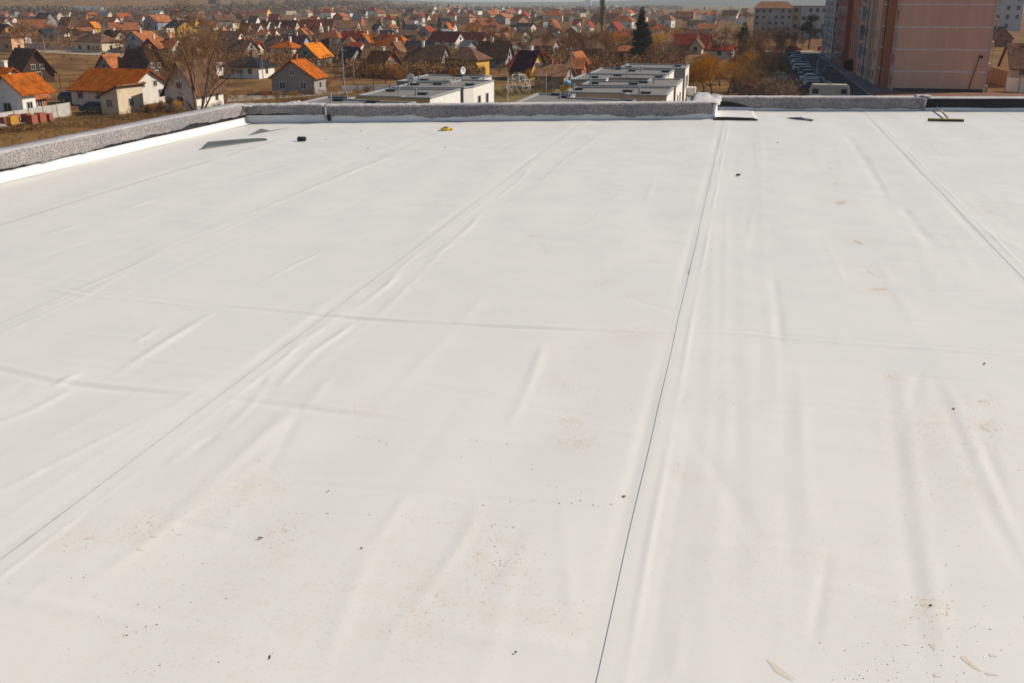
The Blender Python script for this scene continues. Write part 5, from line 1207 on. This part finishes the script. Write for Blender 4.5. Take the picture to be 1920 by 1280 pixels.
mb = MB(); mb.add([(-.3, -.75, 1.45), (1.2, -.75, 1.75), (1.2, .75, 1.75), (-.3, .75, 1.45), (.3, -.75, 2.3), (.9, .75, 2.3)], [(0, 1, 4), (1, 2, 5, 4), (2, 3, 5), (3, 0, 4, 5), (3, 2, 1, 0)]); mb.build('roof', mat('blue_play', (.15, .38, .5), rough=.5), root)
# poles
def pole(u, v, top, r, label, m, cat='utility pole', name='utility_pole', arm=None):
    q = G(u, v); s = scale_at(q); h = (v-top)/s; root = empty(name, (q.x, q.y, Ts(q.x, q.y))); tag(root, label, cat)
    mb = MB(); mb.tube((0, 0, -.2), (0, 0, h), r, r*.6, 8); mb.build('pole', m, root)
    if arm == 'cross':
        mb = MB(); mb.box(-.7, -.05, h-.7, .7, .05, h-.6); mb.build('crossarm', m_dark, root)
        for x in (-.6, -.2, .2, .6): mb = MB(); mb.tube((x, 0, h-.6), (x, 0, h-.4), .05, .03, 6); mb.build('insulator', m_lwhite, root)
    return root, h
pole(645, 168, 92, .17, 'concrete utility pole with crossarm behind the left terraces', m_conc, arm='cross'); pole(664, 160, 118, .12, 'shorter concrete pole right of the crossarm pole', m_conc)
pole(1069, 166, 90, .16, 'concrete utility pole right of the bright red roof', m_conc, arm='cross'); pole(952, 192, 137, .06, 'thin pale pole beside the climbing dome', m_lwhite, 'pole', 'pole'); pole(1024, 176, 134, .05, 'thin pale pole on the lawn right of the climbing dome', m_lwhite, 'pole', 'pole')
pole(84, 96, 67, .16, 'leaning concrete pole by the village street', m_conc); pole(115, 170, 138, .12, 'wooden pole between the orange houses', m_wood); pole(133, 170, 147, .10, 'thin wooden pole left of the big orange-roofed house', m_wood); pole(494, 155, 108, .10, 'thin pole right of the charcoal-roofed bungalow', m_conc)
pole(184, 98, 64, .12, 'wooden pole in front of the brown hipped house', m_wood)
def lamp(u, v, top, label, m, lean=0):
    q = G(u, v); s = scale_at(q); h = (v-top)/s; root = empty('street_lamp', (q.x, q.y, GZ)); tag(root, label, 'street lamp')
    mb = MB(); mb.tube((0, 0, 0), (lean*.6, 0, h*.85), .10, .07, 8); p0 = Vector((lean*.6, 0, h*.85)); pts = [p0+Vector((math.sin(t*1.57)*0+1.9*(1-math.cos(t*1.57)), 0, h*.15*math.sin(t*1.57))) for t in (0, .25, .5, .75, 1)]
    for a, b in zip(pts[:-1], pts[1:]): mb.tube(a, b, .06, .05, 6)
    mb.build('pole', m, root); e = pts[-1]; mb = MB(); mb.box(e.x-.05, -.13, e.z-.10, e.x+.65, .13, e.z+.06); mb.build('lamp_head', m, root, bevel=.03)
lamp(1528, 171, 108, 'pale curved street lamp behind the camper van', mat('galvanised', (.35, .36, .37), rough=.5))
q = G(1809, 172); root = empty('street_lamp', (q.x, q.y-2, GZ), 0, 'thin rusty lamp post in front of the pink apartment block', 'street lamp'); 
mb = MB(); mb.tube((0, 0, 0), (1.0, 0, 5.2), .10, .07, 8); mb.build('pole', mat('rust', (.22, .07, .04)), root); mb = MB(); mb.box(.95, -.15, 5.2, 1.55, .15, 5.6); mb.build('lamp_head', m_dark, root, bevel=.05)
# ================================================================ vehicles
m_glass = mat('car_glass', (.02, .03, .035), rough=.08, spec=.8)
m_tyre = mat('tyre', (.02, .02, .02), rough=.9); m_rim = mat('rim', (.35, .36, .38), rough=.35, metal=.8)
def paint(name, c): return mat(name, c, rough=.28, spec=.6, var=.03)
def car(loc, rz, m, label, hatch=False, L=4.3, H=1.45, W=1.72):
    root = empty('parked_car', loc, rz, label, 'car', 'cars parked in a row beside the street'); usedlab[label] = 1
    if hatch: low = [(-L/2, .35), (-L/2, .85), (-L/2+.12, 1.0), (L*.22, .96), (L/2-.12, .80), (L/2, .6), (L/2, .3)]; cab = [(-L/2+.14, .96), (-L/2+.42, H), (L*.08, H), (L*.27, .95)]
    else: low = [(-L/2, .35), (-L/2, .82), (-L/2+.15, .95), (L*.22, .93), (L/2-.15, .78), (L/2, .58), (L/2, .3)]; cab = [(-L*.37, .93), (-L*.22, H), (L*.06, H), (L*.25, .92)]
    def ext(poly, wy, wt=None):
        mb = MB(); n = len(poly); wt = wt or [wy]*n
        mb.add([(p[0], -w_, p[1]) for p, w_ in zip(poly, wt)]+[(p[0], w_, p[1]) for p, w_ in zip(poly, wt)], [tuple(range(n)), tuple(range(2*n-1, n-1, -1))]+[(i, i+n, (i+1) % n+n, (i+1) % n) for i in range(n)]); return mb
    ext([(-L/2+.3, .22)]+low[0:]+[(L/2-.3, .22)], W/2).build('body', m, root, bevel=.05)
    ext(cab, 0, [W/2-.05, W/2-.22, W/2-.22, W/2-.05]).build('cabin', m, root, bevel=.03)
    for sgn in (-1, 1):
        mb = MB(); z0, z1 = .985, H-.09; y0, y1 = W/2-.035, W/2-.195; xa, xb = cab[0][0]+.18, cab[3][0]-.22; xc, xd = cab[1][0]+.06, cab[2][0]-.03
        vs = [(xa, sgn*y0, z0), (xb, sgn*y0, z0), (xd, sgn*y1, z1), (xc, sgn*y1, z1)]; mb.add(vs, [(0, 1, 2, 3) if sgn < 0 else (3, 2, 1, 0)]); mb.build('side_window', m_glass, root)
    for nm, a, b in (('windscreen', cab[3], cab[2]), ('rear_window', cab[0], cab[1])):
        sgn = 1 if nm == 'windscreen' else -1; mb = MB(); o = .03*sgn
        mb.add([(a[0]+o-sgn*.04, -W/2+.14, a[1]+.07), (a[0]+o-sgn*.04, W/2-.14, a[1]+.07), (b[0]+o+.03*sgn, W/2-.27, b[1]-.05), (b[0]+o+.03*sgn, -W/2+.27, b[1]-.05)], [(0, 1, 2, 3) if sgn > 0 else (3, 2, 1, 0)]); mb.build(nm, m_glass, root)
    for x in (-L*.31, L*.31):
        for sgn in (-1, 1):
            mb = MB(); mb.tube((x, sgn*(W/2-.16), .31), (x, sgn*(W/2+.02), .31), .31, .31, 16); wl = mb.build('wheel', m_tyre, root); mb = MB(); mb.tube((x, sgn*(W/2+.015), .31), (x, sgn*(W/2+.035), .31), .19, .19, 12); mb.build('rim', m_rim, wl)
    for sgn in (-1, 1): mb = MB(); mb.box(L/2-.06, sgn*.62-.17, .58, L/2+.012, sgn*.62+.17, .72); mb.build('headlight', m_lwhite, root)
    for sgn in (-1, 1): mb = MB(); mb.box(-L/2-.012, sgn*.66-.13, .68, -L/2+.05, sgn*.66+.13, .86); mb.build('tail_light', mat_tail, root)
    return root
mat_tail = mat('tail_light', (.35, .02, .02), rough=.3)
pw_ = paint('white_car', (.58, .62, .64)); pd = paint('dark_car', (.04, .05, .06)); pt_ = paint('teal_car', (.06, .15, .17)); ps = paint('silver_car', (.16, .19, .21)); pr = paint('red_car', (.35, .02, .02)); pb = paint('blue_car', (.05, .10, .16))
rows = [(171.5, pd, 'dark car tucked behind the camper van in the parked row', 1), (176.5, pd, 'dark car second in the parked row from the camper van', 1), (181, ps, 'silver hatchback third in the parked row from the camper van', 1), (190, pw_, 'large white car in side view nearest of the pale ones', 0),
        (202, pt_, 'teal car just behind the large white parked car', 0), (212, ps, 'silver car with pale roof behind the teal car', 1), (221, pw_, 'white hatchback in the middle of the parked row', 1), (231, pt_, 'teal hatchback beyond the middle of the parked row', 1), (241, ps, 'silver car in the far half of the parked row', 0),
        (251, pb, 'blue car in the far half of the parked row', 1), (261, pt_, 'teal car fourth from the far end of the parked row', 0), (271, ps, 'silver car third from the far end of the parked row', 1), (282, pb, 'blue hatchback second from the far end of the parked row', 1), (293, pd, 'dark car at the far end of the parked row', 0)]
for (y, m, lab, hb) in rows: car((11.6+random.uniform(-.4, .4), y, GZ+.015), R(random.uniform(-3, 3))+(0 if y > 185 else 0), m, lab, bool(hb))
car((16.2, 214, GZ+.015), R(4), ps, 'small pale car standing out from the parked row onto the street', True, 2.9, 1.5, 1.5)
q = G(1484, 152); car((q.x-2, q.y, GZ+.03), R(60), pw_, 'pale car half hidden in the thicket left of the parked row', True)
q = G(1526, 92); car((q.x+1, 316, GZ+.03), R(85), pr, 'red car parked under the broad pine at the street end')
q = G(1485, 92); car((q.x, 314, GZ+.03), R(5), pr, 'red car at the far left end of the parked row', True)
q = G(155, 97); car((q.x, q.y, GZ+.05), R(-35), pb, 'small blue and white car on the village street', True)
q = G(142, 192); car((q.x, q.y, GZ+.03), R(20), pd, 'dark car parked left of the big orange-roofed house', True)
q = G(185, 212); car((q.x, q.y, GZ+.03), R(10), pd, 'dark car in front of the grey lean-to shed', False)
# camper
q = Vector((13.4, 160.5, GZ+.015)); q = PZ(1556, 159, GZ+2.72); root = empty('camper_van', (q.x, q.y, GZ+.015)); root.scale = (.88, .9, 1); tag(root, 'cream caravan with dark windows parked at the near end of the car row', 'caravan')
m_cv = mat('cream_shell', (.52, .47, .37), rough=.5, var=.05)
mb = MB(); pr_ = [(-2.9, .5), (-2.95, 1.6), (-2.75, 2.45), (-2.55, 2.62), (2.55, 2.62), (2.8, 2.4), (3.0, 1.6), (2.95, .5)]; n = len(pr_)
mb.add([(x, -1.05, z+.15) for x, z in pr_]+[(x, 1.05, z+.15) for x, z in pr_], [tuple(range(n)), tuple(range(2*n-1, n-1, -1))]+[(i, i+n, (i+1) % n+n, (i+1) % n) for i in range(n)]); mb.build('body', m_cv, root, bevel=.08)
for x in (-2.15, 2.1): mb = MB(); mb.box(x-.45, -1.085, 1.55, x+.45, -1.045, 2.2); f = mb.build('window', m_dark, root)
mb = MB(); mb.box(.75, -1.08, .65, 1.4, -1.045, 2.55); d = mb.build('door', mat('door_cream', (.48, .43, .34), rough=.5), root); mb = MB(); mb.box(1.25, -1.11, 1.6, 1.33, -1.082, 1.75); mb.build('handle', m_dark, d)
mb = MB(); mb.box(-2.8, -1.07, 2.32, 2.75, -1.052, 2.36); mb.build('trim', m_side, root); mb = MB(); mb.box(-.35, -.3, 2.78, .35, .3, 2.92); mb.build('roof_vent', m_side, root, bevel=.03)
for x in (-.7, .7):
    mb = MB(); mb.tube((x, -1.07, .33), (x, -.87, .33), .33, .33, 16); mb.build('wheel', m_tyre, root)
# ================================================================ apartment blocks
m_pink = mat('pink_render', (.80, .47, .315), rough=.9, var=.06, scale=.5, stretch=(1.6, 1.6, .12)); m_org = mat('orange_render', (.56, .20, .09), rough=.9, var=.05, scale=.3); m_pch = mat('peach_render', (.64, .44, .32), rough=.9, var=.05, scale=.3)
m_ylw = mat('ochre_yellow_render', (.52, .33, .11), rough=.9, var=.05, scale=.3); m_rdb = mat('red_brown_render', (.40, .13, .075), rough=.9, var=.08, scale=.3); m_gls = mat('grey_blue_cladding', (.20, .24, .28), rough=.5, var=.25, scale=.5)
m_band = mat('pale_band', (.82, .74, .68), rough=.8)
FL = 3.33; NF = 6; HB = FL*NF
def bwin(root, face, X, y, z, wd, ht, blind=None, nm='window'):
    mb = MB()
    if face == 'W': mb.box(X-.06, y-wd/2, z, X+.05, y+wd/2, z+ht)
    else: mb.box(y-wd/2, X-.06, z, y+wd/2, X+.05, z+ht)
    f = mb.build(nm, m_frame, root); mb = MB()
    if face == 'W': mb.box(X-.08, y-wd/2+.1, z+.1, X-.062, y+wd/2-.1, z+ht-.1)
    else: mb.box(y-wd/2+.1, X-.08, z+.1, y+wd/2-.1, X-.062, z+ht-.1)
    mb.build('pane', blind or m_win, f)
root = empty('apartment_block', (22.8, 173, GZ)); tag(root, 'tall pink apartment block with pale floor bands right of the street', 'apartment block')
def blk(x0, y0, x1, y1, m, nm='wall', h=HB, z0=-.2): mb = MB(); mb.box(x0-22.8, y0-173, z0, x1-22.8, y1-173, h); return mb.build(nm, m, root)
blk(22.8, 173, 36.3, 186, m_pink); blk(21.6, 178.6, 22.797, 183.8, m_org, 'recessed_wall'); blk(21.2, 183.803, 24, 190, m_pink, 'stair_wall'); blk(21.2, 190.003, 30, 196, m_ylw, 'ochre_wall', HB-.3); blk(20.9, 196.003, 30, 212, m_pch, 'peach_wall', HB-.1)
blk(22.9, 172.94, 36.2, 172.998, m_dark, 'plinth', .5)
for k in range(1, NF+1):
    z = k*FL-.35; mb = MB(); mb.box(-.06, -.045, z, 13.5, -.002, z+.2); mb.box(-.06, -.0, z, -.002, 5.6, z+.16); mb.box(-1.26, 5.56, z, -1.202, 10.8, z+.16); mb.build('floor_band', m_band, root)
    bwin(root, 'W', 0, 2.6, z-2.35, 1.2, 1.7, m_cop if k in (3,) else None); bwin(root, 'W', -1.6, 14, z-2.2, 1.4, 1.6)
    for yy, t in ((18.2, 0), (21, 1)): bwin(root, 'W', -1.6, yy, z-2.2, 1.1, 1.5)
    for yy in (25, 28.5, 31.5, 35.5): bwin(root, 'W', -1.9, yy, z-2.2, 1.5, 1.6)
    if k > 1:
        mb = MB(); mb.box(-2.6, 32.6, z-2.9, -1.903, 34.8, z-.2); mb.build('balcony', m_cop if k % 3 else m_gls, root)
mb = MB(); mb.tube((-1.35, 6.2, 0), (-1.35, 6.2, HB), .09, .09, 8); mb.build('drain_pipe', m_dark, root); mb = MB(); mb.tube((-2.0, 27, 0), (-2.0, 27, HB), .07, .07, 6); mb.build('drain_pipe', m_dark, root)
# balconies on the sunlit right end of the block
for k in range(NF):
    mb = MB(); mb.box(13.503, .3, k*FL, 14.25, 4.4, k*FL+.14); mb.box(14.15, .3, k*FL+.145, 14.25, 4.4, k*FL+1.0); mb.box(14.12, .28, k*FL+1.003, 14.28, 4.42, k*FL+1.06); mb.box(13.503, .3, k*FL+.145, 14.145, .38, k*FL+1.0); mb.build('balcony', m_pch if k else m_conc, root); mb = MB(); mb.tube((14.2, .34, k*FL+1.06), (14.2, .34, k*FL+FL), .04, .04, 5); mb.build('balcony_post', m_conc, root)
mb = MB(); mb.box(13.5, -.08, 0, 13.75, .29, HB); mb.build('corner_strip', mat('corner_cream', (.66, .48, .38)), root)
root2 = root
root = empty('apartment_block', (20.2, 218, GZ)); tag(root, 'red-brown apartment block behind the pink one along the street', 'apartment block')
mb = MB(); mb.box(1.0, 0, -.2, 12, 18, HB); mb.build('wall', m_org, root); mb = MB(); mb.box(0, 18.003, -.2, 12, 44, HB-.2); mb.build('red_wall', m_rdb, root)
for k in range(NF):
    for yy in (21, 24.5, 28, 32, 36, 40): bwin(root, 'W', 0, yy, k*FL+1, 1.6, 1.6)
    for yy in (4, 9, 14): bwin(root, 'W', 1.0, yy, k*FL+1, 1.3, 1.6)
    if k: mb = MB(); mb.box(-.9, 33, k*FL+.1, -.003, 35.4, k*FL+1.2); mb.build('balcony', m_cop, root)
mb = MB(); mb.add([(-.003, 20, 3.1), (-.003, 23, 3.1), (-1.9, 23, 2.6), (-1.9, 20, 2.6), (-.003, 20, 3.2), (-.003, 23, 3.2), (-1.9, 23, 2.7), (-1.9, 20, 2.7)], [(0, 1, 2, 3), (7, 6, 5, 4), (0, 3, 7, 4), (1, 5, 6, 2), (3, 2, 6, 7)]); mb.build('entrance_canopy', m_cop, root)
root = empty('apartment_block', (19.8, 266, GZ)); tag(root, 'grey-blue clad apartment block at the far end of the street', 'apartment block')
mb = MB(); mb.box(0, 0, -.2, 12, 36, HB-.4); mb.build('wall', m_gls, root)
for k in range(NF):
    mb = MB(); mb.box(-.1, -.1, k*FL+3.0, 11, -.002, k*FL+3.25); mb.box(-.1, 0, k*FL+3.0, -.002, 36, k*FL+3.25); mb.build('floor_band', m_dark, root)
    for yy in (3, 8, 13, 19, 25, 31): bwin(root, 'W', 0, yy, k*FL+.6, 3.2, 1.9, m_gls if yy in (8, 25) else None)
    for xx in (1.2, 3.2): bwin(root, 'S', 0, xx, k*FL+.8, 1.2, 1.7)
mb = MB(); mb.box(-.16, -.16, 0, .1, .1, HB); mb.box(-.1, 11, 0, .0, 11.4, HB-.5); mb.build('corner_post', m_lwhite, root)
# far apartment blocks
def farblock(label, u0, u1, vt, vb, m, roofm_=None, nf=4, hip=False, wn=6, D=12, rot=0):
    p = G((u0+u1)/2, vb); s = scale_at(p); p0 = G(u0, vb); W = (u1-u0)/s; h = (vb-vt)/s
    root = empty('apartment_block', (p0.x, p0.y, Ts(p0.x, p0.y)), R(rot)); tag(root, label, 'apartment block'); usedlab[label] = 1
    mb = MB(); mb.box(0, 0, -.5, W, D, h); mb.build('wall', m, root); mb = MB()
    if hip: mb.add([(-.5, -.5, h+.02), (W+.5, -.5, h+.02), (W+.5, D+.5, h+.02), (-.5, D+.5, h+.02), (2.2, D/2, h+2.6), (W-2.2, D/2, h+2.6)], [(3, 2, 1, 0), (0, 1, 5, 4), (1, 2, 5), (2, 3, 4, 5), (3, 0, 4)])
    else: mb.box(-.2, -.2, h+.01, W+.2, D+.2, h+.4)
    mb.build('roof', roofm_ or m_cop, root)
    fh = h/nf
    for k in range(nf):
        for i in range(wn):
            if (i*7+k*5+int(u0)) % 4 == 0 and wn > 2: continue
            mb = MB(); x = W*(i+.5)/wn; wd = min(1.6, W/wn*.45); mb.box(x-wd/2, -.04, k*fh+fh*.3, x+wd/2, .03, k*fh+fh*.78); mb.build('window', m_win, root)
    return root
farblock('weathered grey apartment block with tan hipped roof behind the bare trees', 1411, 1480, 19, 72, mat('weathered_render', (.34, .32, .30), var=.25, scale=.3), roofm['N'], 5, True, 6)
farblock('pale grey apartment block right of the weathered one', 1497, 1545, 16, 72, mat('pale_render', (.46, .47, .47), var=.08, scale=.3), None, 4, False, 4)
farblock('narrow tan stair block between the two far apartment blocks', 1481, 1496, 16, 72, mat('tan_render', (.40, .27, .17), var=.1, scale=.3), None, 4, False, 1)
farblock('white apartment block with black floor lines behind the right edge houses', 1858, 1908, -6, 58, mat('white_panel', (.50, .51, .52), var=.05, scale=.3), None, 4, False, 3, 14)
farblock('tiny white tower block on the central skyline', 1096, 1108, 0, 14, m_rend, None, 5, False, 2, 12)
farblock('long orange-brown hall in the hazy far middle right', 1266, 1300, 24, 37, wallm['O'], roofm['T'], 2, False, 5, 14)
farblock('pale industrial hall in the hazy far right', 1325, 1368, 27, 35, m_rend, m_cop, 1, False, 5, 20)
# chimney stack
pole(1385, 30, 10, .9, 'thin pale factory chimney on the hazy right horizon', m_lwhite, 'chimney', 'factory_chimney')
# fences and yards
def fence(name, label, p0, p1, h, m, thk=.15, cat='fence'):
    p0 = Vector(p0); p1 = Vector(p1); d = p1-p0; L = math.hypot(d.x, d.y); root = empty(name, (p0.x, p0.y, Ts(p0.x, p0.y)), math.atan2(d.y, d.x)); tag(root, label, cat)
    n = max(2, int(L/2.2))
    mb = MB()
    for i in range(n): mb.box(L*i/n+.08, -thk/4, 0, L*(i+1)/n-.08, thk/4, h*random.uniform(.97, 1.0))
    mb.build('panel', m, root)
    mb = MB()
    for i in range(n+1): mb.box(L*i/n-.078, -thk/2, -.2, L*i/n+.078, thk/2, h+.05)
    mb.build('post', m_conc, root); return root
fence('concrete_fence', 'long pale concrete panel fence at the left edge', G(-30, 244), G(133, 217), 1.6, mat('pale_concrete', (.50, .47, .43), var=.1, scale=1))
fence('wooden_fence', 'tall dark wooden fence beside the cream house at the right edge', G(1843, 150), G(1886, 165), 2.6, m_wood)
fence('yard_wall', 'pale yard wall in front of the cream house at the right edge', G(1884, 172), G(1960, 178), 2.2, m_rend, cat='wall')
fence('garden_wall', 'low white garden wall right of the fenced lawn, middle left', G(640, 172), G(790, 168), .9, m_rend, cat='wall')
# brick pallets on the slab
a = G(0, 246); b = G(116, 229)
fd = empty('foundation_slab', (a.x-4, a.y, GZ), math.atan2(b.y-a.y, b.x-a.x)); tag(fd, 'low concrete foundation with brick pallets at the left edge', 'foundation')
mb = MB(); mb.box(0, 0, 0, (b-a).length+4, 4.5, .75); mb.build('slab', m_conc, fd)
m_brk = mat('red_brick', (.34, .10, .06), var=.3, scale=8)
labs = ['leftmost brick pallet, on the foundation slab', 'yellow wrapped pallet second from left on the foundation slab', 'brick pallet behind the yellow wrapped one', 'tall brick pallet in the middle of the foundation slab', 'brick pallet in front of the middle one on the slab', 'wide brick pallet right of the slab middle', 'rightmost small brick pallet on the slab']
for k, (u, v, wd, hh) in enumerate([(12, 232, .7, .6), (25, 235, .75, .85), (28, 229, .75, .7), (50, 229, .8, .8), (61, 233, .8, .9), (77, 230, .8, .95), (92, 227, .65, .7)]):
    q = PZ(u, v, GZ+.75); o_ = empty('brick_pallet', (q.x, q.y, GZ+.75), R(random.uniform(-20, 20)), labs[k], 'pallet', 'brick pallets on the foundation')
    mb = MB(); mb.box(-wd/2, -.5, .12, wd/2, .5, .12+hh); mb.build('brick_stack', mat('yellow_wrap', (.6, .3, .04)) if k == 1 else m_brk, o_, bevel=.03); mb = MB()
    for x in (-.4, 0, .36): mb.box(x-.05, -.5, 0, x+.05, .5, .115)
    mb.build('pallet', m_wood, o_)
# dark shrub by the entrance
for (u, v, h, lab) in [(1592, 134, 22, 'dark round shrub at the entrance of the red-brown block'), (1600, 128, 18, 'dark shrub against the peach wall by the street')]:
    q = G(u, v); s = scale_at(q); hh = h/s; root = empty('shrub', q); tag(root, lab, 'shrub'); rr_ = random.Random(u); mb = MB()
    for i in range(1500):
        d = Vector((rr_.gauss(0, 1), rr_.gauss(0, 1), rr_.gauss(0, 1))).normalized()*rr_.random()**.3*hh*.5*(1+.3*noise.noise(Vector((i*.01, 0, 0)))); c_ = d+Vector((0, 0, hh*.5)); e = Vector((rr_.gauss(0, 1), rr_.gauss(0, 1), rr_.gauss(0, 1))).normalized(); sd_ = e.orthogonal().normalized()*.06; mb.add([c_-sd_, c_+sd_, c_+e*.25], [(0, 1, 2)])
    mb.build('foliage', m_con, root)
    mb = MB()
    for k in range(5): mb.tube((0, 0, -.1), (math.cos(k*1.3)*hh*.3, math.sin(k*1.3)*hh*.3, hh*.6), .05, .015, 4)
    mb.build('stem', m_bark, root)
# ================================================================ haze
mb = MB(); mb.box(-9600, -9600, GZ-40, 9600, 9600, 260); o = mb.build('haze', None); o.data.materials.clear()
m = bpy.data.materials.new('haze_air'); m.use_nodes = True; n = m.node_tree.nodes; n.remove(n['Principled BSDF']); v = n.new('ShaderNodeVolumePrincipled')
v.inputs['Color'].default_value = (.80, .92, 1, 1); v.inputs['Density'].default_value = .00013; v.inputs['Anisotropy'].default_value = 0; m.node_tree.links.new(v.outputs[0], n['Material Output'].inputs['Volume'])
o.data.materials.append(m); tag(o, 'thin bluish haze over the valley', 'haze', kind='stuff')
print('objects', len(bpy.data.objects))
